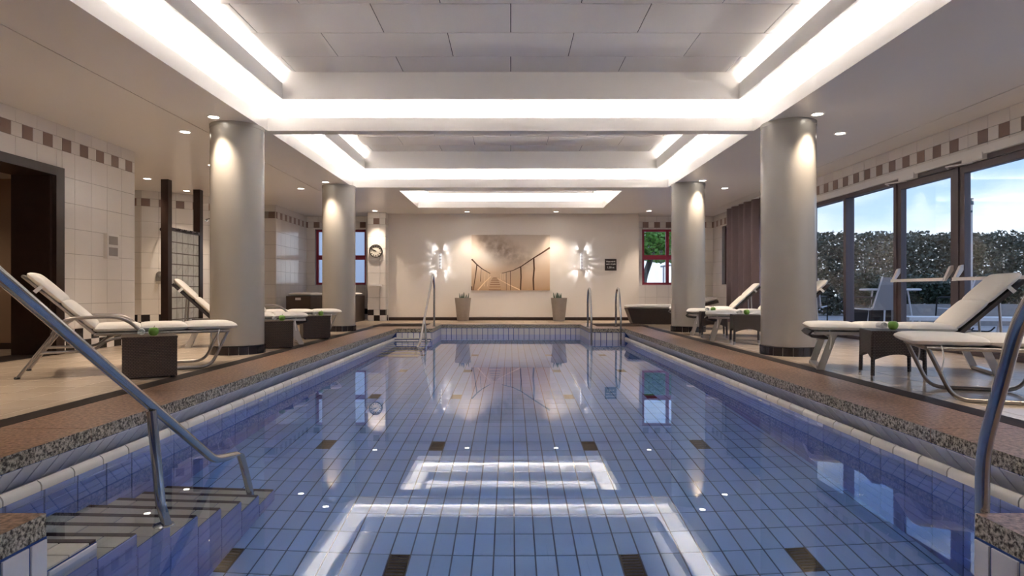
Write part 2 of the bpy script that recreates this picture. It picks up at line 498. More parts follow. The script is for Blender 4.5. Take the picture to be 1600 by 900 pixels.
def xstrip(xa, xb, y0, y1, step=1.21):
    n = max(1, round((xb-xa)/step)); d = (xb-xa)/n
    for k in range(n):
        slab_piece([(xa+k*d+g,y0),(xa+(k+1)*d-g,y0),(xa+(k+1)*d-g,y1),(xa+k*d+g,y1)], (0,2))
for s in (-1, 1):
    a, b = sorted((s*PX, s*SX))
    ystrip(a, b, PY0, PY1)
    a, b = sorted((s*AX, s*SX))
    for (y0, y1, yn) in ((AY0-.5, AY0, None), ):
        pass
    slab_piece([(a,PY1+g),(b,PY1+g),(b,AY1-g),(a,AY1-g)], (0,1,3))
    slab_piece([(a,AY0+g),(b,AY0+g),(b,PY0-g),(a,PY0-g)], (1,2,3))
xstrip(-SX, SX, AY1, AY1+.5); xstrip(-SX, SX, AY0-.5, AY0)

# pool shell
pool = tag(group_empty('pool_basin'), 'blue tiled pool basin under the water', 'pool')
q = MB()
q.box((-PX-.3, AY0-.3, BZ-.2), (PX+.3, AY1+.3, BZ-.006))
for s in (-1, 1):
    a, b = sorted((s*PX, s*(PX+.3))); q.box((a, PY0-.2, BZ-.1), (b, PY1+.2, WZ+.01))
    a, b = sorted((s*AX, s*(SX)))
    q.box((a, AY0-.3, BZ-.1), (b, PY0, -.073)); q.box((a, PY1, BZ-.1), (b, AY1+.3, -.073))
    a, b = sorted((s*(PX+.28), s*(SX))); q.box((a, PY0, BZ-.1), (b, PY1, -.073))
q.box((-AX, AY1, BZ-.1), (AX, AY1+.3, -.073)); q.box((-AX, AY0-.3, BZ-.1), (AX, AY0, -.073))
q.build('shell', pgrout_m, pool)
L, w = .2185, .109
GX, GY = .02, 3.28                         # a joint crossing on the pool floor
drains = [(x, y) for y in (GY-L, GY-L+8*L, GY-L+16*L, GY-L+24*L, GY-L+32*L) for x in (-1.48, -.59, .6, 1.48)]
dset = set((round((x-GX)/w-.5), round((y-GY)/L)) for x, y in drains)
pr = []; dr = []
i0, i1 = math.floor((-PX-GX)/w), math.ceil((PX-GX)/w); j0, j1 = math.floor((AY0-GY)/L), math.ceil((AY1-GY)/L)
for i in range(i0, i1):
    for j in range(j0, j1):
        a, b, c, d = GX+i*w, GX+i*w+w, GY+j*L, GY+j*L+L
        lim = PX if PY0-.1 < (c+d)/2 < PY1+.1 else AX
        a, b, c, d = max(a,-lim), min(b,lim), max(c,AY0), min(d,AY1)
        if b-a < .012 or d-c < .012: continue
        if (i, j) in dset: dr.append((a,b,c,d))
        else: pr.append((a,b,c,d,'p'))
tiles(pool, pr, (0,0,BZ-.006), (1,0,0), (0,1,0), {'p': blue_m}, gap=.008, t=.006, limit=300)
for a,b,c,d in dr:
    m = MB(); m.box((a+.004,c+.004,BZ-.02),(b-.004,d-.004,BZ-.006))
    for k in range(9):
        y = c+.008+(d-c-.016)*k/8; m.box((a+.006,y-.004,BZ-.006),(b-.006,y+.004,BZ+.002))
    m.box((a+.003,c+.003,BZ-.006),(a+.011,d-.003,BZ+.004)); m.box((b-.011,c+.003,BZ-.006),(b-.003,d-.003,BZ+.004))
    m.build('drain_grate', grate_m, pool)
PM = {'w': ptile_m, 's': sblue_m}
def pool_face(O, U, width, upright, off=0.0, ztop=-.075):
    out = []
    tw, th = (w, L) if upright else (L, w)
    v = ztop; k = 0
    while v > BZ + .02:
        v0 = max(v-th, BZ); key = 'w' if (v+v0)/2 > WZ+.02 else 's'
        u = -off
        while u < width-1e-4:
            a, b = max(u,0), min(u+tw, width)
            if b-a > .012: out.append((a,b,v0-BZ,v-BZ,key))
            u += tw
        v = v0
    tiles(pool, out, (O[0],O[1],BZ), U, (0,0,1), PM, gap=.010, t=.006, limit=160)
# end walls and returns (upright tiles)
pool_face((-AX, AY1), (1,0,0), 2*AX, True)
for s in (-1, 1):
    if s < 0:
        pool_face((-AX, PY1), (0,1,0), AY1-PY1, True); pool_face((-PX, PY1), (1,0,0), PX-AX, True)
        pool_face((-AX, AY0), (0,1,0), PY0-AY0, True, .04)
    else:
        pool_face((AX, AY1), (0,-1,0), AY1-PY1, True); pool_face((AX, PY1), (1,0,0), PX-AX, True)
        pool_face((AX, PY0), (0,-1,0), PY0-AY0, True, .04)
# side walls under water, rim tiles and the undercut overflow channel
for s in (-1, 1):
    XF = s*(PX-.01)
    U = (0,1,0) if s < 0 else (0,-1,0)
    O = (XF, PY0 if s < 0 else PY1)
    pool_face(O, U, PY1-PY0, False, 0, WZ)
    n = int((PY1-PY0)/.2145); d = (PY1-PY0)/n
    for k in range(n):
        m = MB(); y0, y1 = PY0+k*d+.004, PY0+(k+1)*d-.004
        prof = [(XF, WZ-.003), (XF, WZ+.022), (XF+s*.006, WZ+.036), (XF+s*.02, WZ+.046), (XF+s*.035, WZ+.044), (XF+s*.05, WZ+.02), (XF+s*.05, WZ-.003)]
        poly = [(x, 0, z) for x, z in prof]
        if s < 0: poly = poly[::-1]
        m.prism(poly, (0,y0,0), (0,y1,0)); m.build('rim_tile', lip_m, pool, True)
    # undercut slope: from under the coping outward and down
    A = Vector((s*(PX+.004), 0, -.073)); B = Vector((s*(PX+.135), 0, -.235)); Vd = (A-B)
    ln = Vd.length
    m = MB(); m.prism([(A.x,0,A.z+.002),(B.x,0,B.z),(s*(PX+.3),0,B.z),(s*(PX+.3),0,A.z+.002)][::(1 if s > 0 else -1)], (0,PY0,0), (0,PY1,0)); m.build('channel_back', pgrout_m, pool)
    m = MB(); a, b = sorted((s*(PX+.04), s*(PX+.3))); m.box((a,PY0,WZ-.05),(b,PY1,WZ-.028)); m.build('channel_floor', pgrout_m, pool)
    ts = []; nn = int((PY1-PY0)/w); dd = (PY1-PY0)/nn
    for k in range(nn): ts.append((k*dd, (k+1)*dd, 0, ln, 'u'))
    if s < 0: tiles(pool, ts, (B.x, PY0, B.z), (0,1,0), Vd, {'u': under_m}, gap=.009, t=.004, limit=200)
    else: tiles(pool, ts, (B.x, PY1, B.z), (0,-1,0), Vd, {'u': under_m}, gap=.009, t=.004, limit=200)
    for yy in (5.3, 8.75):
        m = MB(); m.lathe([(.03,0),(.03,.006),(.022,.012),(.010,.016)], 16, Matrix.Translation((XF-s*.006, yy, WZ-.12)) @ Matrix.Rotation(-s*PI/2, 4, 'Y'))
        m.build('inlet_nozzle', plate_m, pool, True)
# steps in the near left and far left corners
def stairs(flip):
    st = tag(group_empty('pool_stairs'), 'tiled steps into the far left pool corner' if flip else 'tiled steps with dark nosings in the near left pool corner', 'steps')
    Y = lambda y: (PY0 + y) if not flip else (PY1 - y)
    xa, xb = -PX+.012, -AX
    for k in range(8):
        z = -.185 - .153*k; ya, yb = .236*k, .236*(k+1)
        a, b = sorted((Y(ya), Y(yb)))
        if z < BZ: break
        bx('step', (xa, a, BZ-.002), (xb, b, z), pgrout_m, st)
        e0, e1 = sorted((Y(yb-.03), Y(yb)))
        bx('nosing', (xa, e0, z), (xb-.002, e1, z+.0085), nosing_m, st)
        rects = []
        dy = (.236-.03)/2
        for r in range(2):
            off = .1
            u = -off
            while u < xb-xa:
                p0, p1 = max(u,0), min(u+L, xb-xa)
                y0, y1 = sorted((Y(ya+dy*r), Y(ya+dy*(r+1))))
                if p1-p0 > .015: rects.append((p0, p1, y0, y1, 't'))
                u += L
        tiles(st, rects, (xa, 0, z), (1,0,0), (0,1,0), {'t': tread_m}, gap=.006, t=.008, limit=60)
        rects = []; v = z+.002; first = True
        while v > BZ + .02:
            v0 = max(v - w, BZ)
            u = a
            rects.append((a, b, v0-BZ, v-BZ, 'w' if first and k == 0 else 's'))
            first = False; v = v0
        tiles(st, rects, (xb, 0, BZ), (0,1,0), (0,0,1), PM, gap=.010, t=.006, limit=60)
        # riser towards the water
        rects = []; u = 0
        while u < xb-xa:
            rects.append((u, min(u+L, xb-xa), 0, .15, 'w' if k == 0 else 's')); u += L
        yy = Y(yb)
        if not flip: tiles(st, rects, (xb, yy, z-.153), (-1,0,0), (0,0,1), PM, gap=.006, t=.004, limit=40)
        else: tiles(st, rects, (xa, yy, z-.153), (1,0,0), (0,0,1), PM, gap=.006, t=.004, limit=40)
    return st
stairs(False); stairs(True)

# water
q = MB()
xs = [-PX, -AX, AX, PX]
V8 = [(-AX,AY0),(AX,AY0),(AX,PY0),(PX,PY0),(PX,PY1),(AX,PY1),(AX,AY1),(-AX,AY1),(-AX,PY1),(-PX,PY1),(-PX,PY0),(-AX,PY0)]
vs = [(x,y,WZ) for x,y in V8]
q.add(vs, [(0,1,2,11),(10,11,2,3,4,5,8,9),(8,5,6,7)])
wo_ = q.build('pool_water', water_m)
tag(wo_, 'still clear blue pool water mirroring the ceiling lights', 'water', kind='structure')

# ---------------- walls
def tiled_wall(name, slabs, faces):
    o = group_empty(name)
    q = MB()
    for a, b in slabs: q.box(a, b)
    q.build('masonry', grout_m, o)
    for (O, U, width, uo, fo, holes, kw) in faces:
        tiles(o, cut(wall_rects(width, uo, fo, **kw), holes), (O[0],O[1],0), U, (0,0,1), WM)
    return o
# left wall with the doorway; ends at the shower area
DY0, DY1, DH = 5.45, 6.86, 1.985
LW_END = 8.34
tiled_wall('wall_left', [((-5.45,YB,0),(X0,DY0,HC)), ((-5.45,DY1,0),(X0,LW_END,HC)), ((-5.45,DY0,DH),(X0,DY1,HC))],
    [((X0, LW_END-17*S), (0,1,0), 17*S, 0.0, .2, [(DY0-.09-LW_END+17*S, DY1+.13-LW_END+17*S, -1, DH+.09)], {})])
struct('wall_left_end', (-7.6, LW_END-.01, 0), (-5.03, LW_END, HC), tile_m)
# shower walls
ang = math.atan2(.74, .96)
tiled_wall('wall_shower', [((-7.7,11.51,0),(-6.82,11.71,HC)), ((-7.8,LW_END,0),(-7.6,11.7,HC))],
    [((-7.6, 11.51), (1,0,0), .78, 0.0, .02, [], {})])
o = group_empty('wall_shower_diagonal')
ln = math.hypot(1.49, 1.15)
q = MB(); q.box((0,0,0),(ln,.2,HC), M=Matrix.Translation((-6.82,11.51,0)) @ Matrix.Rotation(math.atan2(1.15,1.49), 4, 'Z')); q.build('masonry', grout_m, o)
tiles(o, wall_rects(ln, 0.0, .0), (-6.82,11.51,0), (1.49,1.15,0), (0,0,1), WM)
tiled_wall('wall_left_pier', [((-5.9,13.47,0),(-5.07,15.7,HC)), ((-5.5,12.66,0),(-5.33,13.5,HC))],
    [((-5.33,13.47), (1,0,0), .26, 0.0, -.1, [], {}), ((-5.07,13.47), (0,1,0), 2.03, 0.0, .05, [], {})])
# window walls beside the plaster wall
WZ0, WZ1 = .86, 2.235
def win_wall(name, xa, xb, wa, wb, fo):
    tiled_wall(name, [((xa,YE,0),(wa,YE+.28,HC)), ((wb,YE,0),(xb,YE+.28,HC)), ((wa,YE,0),(wb,YE+.28,WZ0)), ((wa,YE,WZ1),(wb,YE+.28,HC))],
        [((xa,YE), (1,0,0), xb-xa, 0, fo, [(wa-xa, wb-xa, WZ0, WZ1)], {})])
win_wall('wall_back_left', -5.07, -2.9, -4.86, -3.60, .11)
win_wall('wall_back_right', 3.05, 5.03, 3.265, 4.53, .06)
def window2x2(idx, M, wd, ht, m, mi):
    t = group_empty('window_%d' % idx)
    fw = .055
    q = MB()
    for a, b in (((0,0,0),(fw,.06,ht)), ((wd-fw,0,0),(wd,.06,ht)), ((fw,0,0),(wd-fw,.06,fw)), ((fw,0,ht-fw),(wd-fw,.06,ht)),
                 ((wd/2-fw/2-.01,0,fw),(wd/2+fw/2+.01,.06,ht-fw))): q.box(a, b)
    q.build('window_frame', m, t, M=M)
    q = MB(); zc = ht*.495
    for u0, u1 in ((fw, wd/2-fw/2-.01), (wd/2+fw/2+.01, wd-fw)): q.box((u0,.004,zc-.055),(u1,.056,zc+.055))
    q.build('transom', m, t, M=M)
    for u0, u1 in ((fw, wd/2-fw/2-.01), (wd/2+fw/2+.01, wd-fw)):
        for v0, v1 in ((fw, zc-.055), (zc+.055, ht-fw)):
            q = MB(); q.box((u0,.025,v0),(u1,.031,v1)); q.build('pane', glass_m, t, M=M)
    return t
window2x2(1, Matrix.Translation((-4.86, YE+.10, WZ0)), 1.26, WZ1-WZ0, red_m, 0)
window2x2(2, Matrix.Translation((3.265, YE+.02, WZ0)), 1.265, WZ1-WZ0, red_m, 0)
# plaster wall and clock pillar
wb = struct('wall_back', (-2.95, 15.0, 0), (3.08, YE+.2, HC), plaster_m)
struct('baseboard_back', (-2.93, 14.985, 0), (3.06, 15.0, .075), wood_m)
tiled_wall('wall_clock_pillar', [((-3.37,14.7,0),(-2.95,YE,HC))],
    [((-3.37,14.7), (1,0,0), .42, 0, .152, [], {}), ((-2.95,14.7), (0,1,0), .30, 0, .05, [], {})])
# the frieze on the pillar is a single brown tile, so it keeps its own offset above
# right wall: glazing, fascia, then tiled wall with a window behind the curtain
GY1 = 12.6
FA0 = 2.24
o = group_empty('wall_right')
q = MB(); q.box((X1,YB,2.15),(X1+.3,GY1,HC)); q.box((X1,GY1,0),(X1+.3,13.55,HC)); q.box((X1,14.86,0),(X1+.3,YE+.3,HC)); q.box((X1,13.55,0),(X1+.3,14.86,WZ0)); q.box((X1,13.55,WZ1),(X1+.3,14.86,HC))
q.build('masonry', grout_m, o)
rr = []
u = 0.0; k = 0
W_ = GY1 - 3.0
# v upward from FA0; u runs toward the camera along -Y from GY1
while u < W_:
    if abs((GY1-u) - 7.05) < .08:          # the wider gap in the frieze
        rr.append((u, u+Hh, 2.275, 2.4175, 'w')); u += Hh; continue
    rr.append((u, min(u+Hh,W_), 2.275, 2.4175, 'b' if k % 2 == 0 else 'w')); u += Hh; k += 1
u = 0
while u < W_:
    rr.append((u, min(u+S,W_), 2.4175, 2.56, 'w')); rr.append((u, min(u+S,W_), 2.21, 2.275, 'w')); u += S
tiles(o, rr, (X1,GY1,0), (0,-1,0), (0,0,1), WM)
tiles(o, cut(wall_rects(YE-GY1, .1, .05), [(YE-14.86, YE-13.55, WZ0, WZ1)]), (X1,YE,0), (0,-1,0), (0,0,1), WM)
bx('ledge', (X1-.045, YB, 2.15), (X1-.006, GY1, 2.235), sill_m, o)
window2x2(3, Matrix.Translation((X1+.08, 14.86, WZ0)) @ Matrix.Rotation(-PI/2, 4, 'Z'), 1.31, WZ1-WZ0, dred_m, 0)
struct('wall_front', (-8, YB-.2, 0), (5.4, YB, HC+.7), plaster_m)

# glazed front: posts, head, bottom rail, door leaves and panes
glz = group_empty('window_4')
ZT = 2.15
posts = [12.55, 11.62, 10.52, 9.39, 8.165, 7.04, 5.85, 4.65, 3.45, 2.25, 1.05, -.15, -1.4]
q = MB(); q.box((X1+.0,YB,ZT-.055),(X1+.12,GY1,ZT)); q.build('head_frame', mull_m, glz)
q = MB(); q.box((X1+.0,YB,0),(X1+.12,GY1,.05)); q.build('bottom_frame', mull_m, glz)
door_bays = {(8.165,7.04), (7.04,5.85)}
for y in posts:
    wd = .075 if y not in (8.165, 7.04, 5.85) else .06
    q = MB(); q.box((X1-.005,y-wd/2,.0),(X1+.12,y+wd/2,ZT-.055)); q.build('mullion', mull_m, glz)
for a, b in zip(posts, posts[1:]):
    if (a, b) in door_bays: continue
    y0, y1 = b+.037, a-.037
    q = MB(); q.box((X1+.05,y0,.05),(X1+.06,y1,ZT-.055)); q.build('pane', glass_m, glz)
for n_, (a, b) in enumerate(((8.165,7.04),(7.04,5.85))):
    t = group_empty('door_%d' % (n_+1))
    y0, y1 = b+.034, a-.034; z0, z1 = .055, ZT-.06; fw = .075
    q = MB()
    for A, B in (((X1+.01,y0,z0),(X1+.08,y0+fw,z1)), ((X1+.01,y1-fw,z0),(X1+.08,y1,z1)), ((X1+.01,y0+fw,z1-fw),(X1+.08,y1-fw,z1)), ((X1+.01,y0+fw,z0),(X1+.08,y1-fw,z0+fw+.03))): q.box(A, B)
    q.build('door_frame', mull_m, t)
    q = MB(); q.box((X1+.04,y0+fw,z0+fw+.03),(X1+.05,y1-fw,z1-fw)); q.build('pane', glass_m, t)
    # panic bar with its two lever brackets
    pb = MB(); zb = .835
    pb.box((X1-.105,y0+.04,zb-.018),(X1-.08,y1-.04,zb+.018)); bar = pb.build('push_bar', wmetal_m, t)
    for yy in (y0+.045, y1-.045):
        m = MB(); m.prism([(X1-.10,yy-.02,zb-.02),(X1-.075,yy-.02,zb-.02),(X1+.01,yy-.02,zb+.10),(X1+.01,yy-.02,zb+.16),(X1-.02,yy-.02,zb+.15)], (0,0,0), (0,.04,0)); m.build('lever', wmetal_m, bar)
    c = MB(); c.box((X1-.055,y1-.42,ZT-.05),(X1+.0,y1-.12,ZT+.02)); cl = c.build('door_closer', sill_m, t)
    c = MB(); c.tube([(X1-.03,y1-.25,ZT-.055),(X1-.16,y1-.02,ZT-.06),(X1-.02,y1+.14,ZT-.05)], .009, 6); c.build('closer_arm', wmetal_m, cl)

# doorway on the left: dark casing, deep jamb, dim corridor behind
t = group_empty('door_3')
q = MB()
cw = .095
q.box((X0-.01,DY1,0),(X0+.03,DY1+cw+.04,DH+.09)); q.box((X0-.01,DY0-cw,0),(X0+.03,DY0,DH+.09)); q.box((X0-.01,DY0,DH),(X0+.03,DY1,DH+.09))
q.box((X0-.0,DY1-.012,0),(X0+.045,DY1+.03,DH+.0)); q.box((X0+.0,DY0,DH-.012),(X0+.045,DY1+.03,DH+.03))
q.build('door_frame', wood_m, t)
bx('door_jamb', (-5.47,DY1-.03,0), (X0-.10,DY1+.02,DH), wood_m, t)
bx('door_jamb', (-5.47,DY0-.02,0), (X0-.0,DY0+.03,DH), wood_m, t)
bx('door_stop', (X0-.1,DY1-.05,0), (X0-.0,DY1+.02,DH), wood_m, t)
bx('head_jamb', (-5.47,DY0,DH-.01), (X0-.0,DY1,DH+.02), wood_m, t)
bx('threshold', (-5.45,DY0,-.01), (X0+.01,DY1,.004), strip_m, t)
struct('wall_corridor', (-7.6,7.55,0), (-5.45,7.7,HC), tan_m)
struct('wall_corridor_side', (-7.7,3.5,0), (-7.6,7.6,HC), tan_m)
struct('wall_corridor_front', (-7.6,3.4,0), (-5.45,3.5,HC), tan_m)
struct('baseboard_corridor', (-7.6,7.53,0), (-5.45,7.55,.075), wood_m)
struct('ceiling_corridor', (-7.6,3.5,2.06), (-5.45,7.55,2.1), ceil_m)

# ------------------------------------------------------------------ ceiling with lit coffers
CX = 2.82
COFF = [(-CX, CX, -.56, 3.28), (-CX, CX, 3.44, 7.24), (-CX, CX, 7.40, 11.19), (-2.06, 2.06, 11.55, 13.9)]  # first coffer is out of view, added to light the near steps
ZC2, ZL, ZF0, ZF1 = 3.149, 2.715, 2.845, 3.024
ceiling = group_empty('ceiling')
holes = [(c[0],c[1],c[2],c[3]) for c in COFF] + [(-3.556,-3.544,-1,12.6), (4.614,4.626,-1,13.9)]
q = MB()
for (a,b,c,d,k) in cut([(-8,5.35,YB,YE+.3,'c')], holes): q.box((a,c,HC),(b,d,HC+.04))
for (a,b,c,d) in ((-3.58,-3.52,-1,12.6), (4.59,4.65,-1,13.9)): pass
q.build('soffit', ceil_m, ceiling)
q = MB(); q.box((-3.58,-1,HC+.041),(-3.52,12.6,HC+.06)); q.box((4.59,-1,HC+.041),(4.65,13.9,HC+.06)); q.build('shadow_gap', black_m, ceiling)
tube_i = 0
def coffer(x0, x1, y0, y1, idx):
    lip = .03; oy = .078; ox = .30; ins = .268
    q = MB()       # lips
    q.box((x0-lip,y0-lip,HC+.04),(x0,y1+lip,ZL)); q.box((x1,y0-lip,HC+.04),(x1+lip,y1+lip,ZL))
    q.box((x0,y0-lip,HC+.04),(x1,y0,ZL)); q.box((x0,y1,HC+.04),(x1,y1+lip,ZL))
    q.build('cove_lip', ceil_m, ceiling)
    q = MB()       # outer walls and top of the void
    q.box((x0-ox-.03,y0-oy-.001,HC+.04),(x0-ox,y1+oy+.001,ZC2+.05)); q.box((x1+ox,y0-oy-.001,HC+.04),(x1+ox+.03,y1+oy+.001,ZC2+.05))
    q.box((x0-ox,y0-oy-.001,HC+.04),(x1+ox,y0-oy+.001,ZC2+.05)); q.box((x0-ox,y1+oy-.001,HC+.04),(x1+ox,y1+oy+.001,ZC2+.05))
    q.box((x0-ox,y0-oy,ZC2+.006),(x1+ox,y1+oy,ZC2+.05))
    q.build('cove_wall', cove_m, ceiling)
    fx0, fx1, fy0, fy1 = x0+ins, x1-ins, y0+ins, y1-ins
    q = MB()       # hanging inner band: open above on the long sides, full height on the short sides
    q.box((fx0-.03,fy0-.03,ZF0),(fx0,fy1+.03,ZF1)); q.box((fx1,fy0-.03,ZF0),(fx1+.03,fy1+.03,ZF1))
    zt = ZC2+.004 if idx < 3 else ZF1
    q.box((fx0,fy1,ZF0),(fx1,fy1+.03,zt))
    q.box((fx0,fy0-.03,ZF0),(fx1,fy0,zt))
    if idx < 3: q.box((fx0-.25,fy1,ZF1-.0),(fx0,fy1+.03,ZC2+.004)); q.box((fx1,fy1,ZF1-.0),(fx1+.25,fy1+.03,ZC2+.004))
    q.build('hanging_band', ceil_m, ceiling)
    q = MB(); q.box((fx0,fy0,ZC2+.0055),(fx1,fy1,ZC2+.009)); q.build('panel_backing', black_m, ceiling)
    # panels 1.2 x .6 in running bond, with open joints
    rects = []; r = 0; y = fy1 - .46
    edges = [fy1]
    while edges[-1] > fy0: edges.append(max(edges[-1] - (.46 if len(edges) == 1 else .6), fy0))
    for b_, a_ in zip(edges, edges[1:]):
        off = 0 if r % 2 == 0 else .6
        x = -3.6 + off
        while x < fx1:
            u0, u1 = max(x, fx0), min(x+1.2, fx1)
            if u1-u0 > .02: rects.append((u0, u1, -b_, -a_, 'p'))
            x += 1.2
        r += 1
    tiles(ceiling, rects, (0,0,ZC2+.0055), (1,0,0), (0,-1,0), {'p': panel_m}, gap=.009, t=.008, name='ceiling_panel', bev=.001)
    tiles(ceiling, [(x0-ox, fx0-.005, -y1-oy, -y0+oy, 'p'), (fx1+.005, x1+ox, -y1-oy, -y0+oy, 'p')], (0,0,ZC2+.006), (1,0,0), (0,-1,0), {'p': cove_m}, gap=.006, t=.004, name='cove_panel')
    # fluorescent tubes lying behind the lips
    def tubes(axis, fixed, a, b, n, z):
        global tube_i
        d = (b-a)/n
        for k in range(n):
            p, s_ = a+k*d+.06, a+(k+1)*d-.06
            P = [(fixed,p,z),(fixed,s_,z)] if axis == 'y' else [(p,fixed,z),(s_,fixed,z)]
            m = MB(); m.tube(P, .014, 8); o = m.build('fluorescent_tube', tubel_m)
            side = ('left' if fixed < 0 else 'right') if axis == 'y' else ('far' if fixed > (y0+y1)/2 else 'near')
            seq = ('first', 'second', 'third', 'fourth')[k]
            tag(o, '%s fluorescent tube %s in the %s cove of the %s coffer' % (seq, 'from the near end' if axis == 'y' else 'from the left', side, ('added unseen', 'front', 'middle', 'farthest')[idx]), 'light', 'fluorescent tubes in the ceiling coves')
            for pp in (p+.02, s_-.02):
                m = MB()
                if axis == 'y': m.box((fixed-.015,pp-.01,HC+.04),(fixed+.015,pp+.01,z-.012))
                else: m.box((pp-.01,fixed-.015,HC+.04),(pp+.01,fixed+.015,z-.012))
                m.build('tube_bracket', plate_m, o)
    n = 3 if x1 > 2.5 else 2
    tubes('y', x0-.13, y0+.05, y1-.05, n, 2.672); tubes('y', x1+.13, y0+.05, y1-.05, n, 2.672)
    tubes('x', y1+.055, x0+.02, x1-.02, 4 if n == 3 else 3, 2.672); tubes('x', y0-.055, x0+.02, x1-.02, 4 if n == 3 else 3, 2.672)
for i, c in enumerate(COFF): coffer(*c, i)

# ------------------------------------------------------------------ columns
def column(x, y, label):
    t = thing('column', label, 'column', (x, y, 0)); t['kind'] = 'structure'
    r = .285
    m = MB(); m.lathe([(r,.098),(r,HC-.04),(r+.004,HC-.04),(r+.004,HC)], 64); m.build('shaft', column_m, t, True)
    m = MB(); m.lathe([(r+.004,0),(r+.004,.09)], 64); m.build('base_core', grout_m, t, True)
    n = 18
    q = MB(); sg = 4; a = 2*PI/n; e = .014
    vs = []
    for i in range(sg+1):
        th = -a/2+e + (a-2*e)*i/sg
        for rr_, z in ((r,0.0),(r+.014,0.0),(r+.014,.092),(r,.092)): vs.append((rr_*math.cos(th), rr_*math.sin(th), z))
    fs = []
    for i in range(sg):
        for k in range(3): fs.append((i*4+k, i*4+4+k, i*4+5+k, i*4+k+1))
    fs += [(0,1,2,3), (sg*4+3, sg*4+2, sg*4+1, sg*4)]
    q.add(vs, fs); me = q.mesh('tile', dark_m)
    for k in range(n):
        o = bpy.data.objects.new('tile', me); COL.objects.link(o); o.parent = t
        o.rotation_euler = (0,0,k*a+.1)
column(-3.10, 7.08, 'near left round column beside the glass block shower screen')
column(3.09, 6.95, 'near right round column before the garden windows')
column(-3.05, 11.08, 'far left round column in front of a red window')
column(3.09, 10.87, 'far right round column in front of a red window')

# ------------------------------------------------------------------ downlights
def downlight(x, y, label, z=HC, power=SPOT_POWER, size=1.4):
    t = thing('downlight', label, 'light', (x, y, z), 0, 'recessed downlights')
    m = MB(); m.lathe([(.052,-.002),(.066,-.008),(.07,-.003),(.07,.0)], 24); m.build('trim_ring', sill_m, t, True)
    m = MB(); m.lathe([(.05,-.0045),(.05,-.0025)], 24); m.build('lens', lens_m, t)
    ld = bpy.data.lights.new('downlight', 'SPOT'); ld.energy = power; ld.color = (1, .82, .64); ld.spot_size = size; ld.spot_blend = .8; ld.shadow_soft_size = .05
    lo = bpy.data.objects.new('downlight_lamp', ld); COL.objects.link(lo); lo.parent = t; lo.location = (0,0,-.03)
DL = [(-3.17,6.66,'downlight at the top of the near left column'), (-3.80,7.28,'downlight left of the near left column top'),
      (-6.0,10.30,'downlight before the nearer brown post of the glass block screen'), (-6.0,11.55,'downlight between the two brown posts of the glass block screen'),
      (-3.15,10.62,'downlight at the top of the far left column'), (-3.80,11.3,'downlight hidden behind the near left column'),
      (-3.14,14.42,'downlight above the wall clock'), (-1.02,14.6,'downlight above the left wall lamp'), (1.06,14.6,'downlight above the right wall lamp'),
      (3.22,6.55,'downlight at the top of the near right column'), (3.88,7.35,'downlight right of the near right column top'),
      (3.22,10.48,'downlight at the top of the far right column'), (3.86,11.25,'downlight right of the far right column top'), (3.2,14.42,'downlight behind the far right column'),
      (-3.8,3.1,'downlight out of view over the near left deck'), (-4.4,5.0,'downlight over the near left lounger'), (3.88,3.1,'downlight out of view over the near right deck'), (-4.4,9.2,'downlight over the second left lounger')]
for x, y, lb in DL: downlight(x, y, lb)
downlight(-6.4, 6.6, 'added unseen downlight inside the dim corridor', 2.06, 9, 2.2)  # hidden lamp added to light the corridor

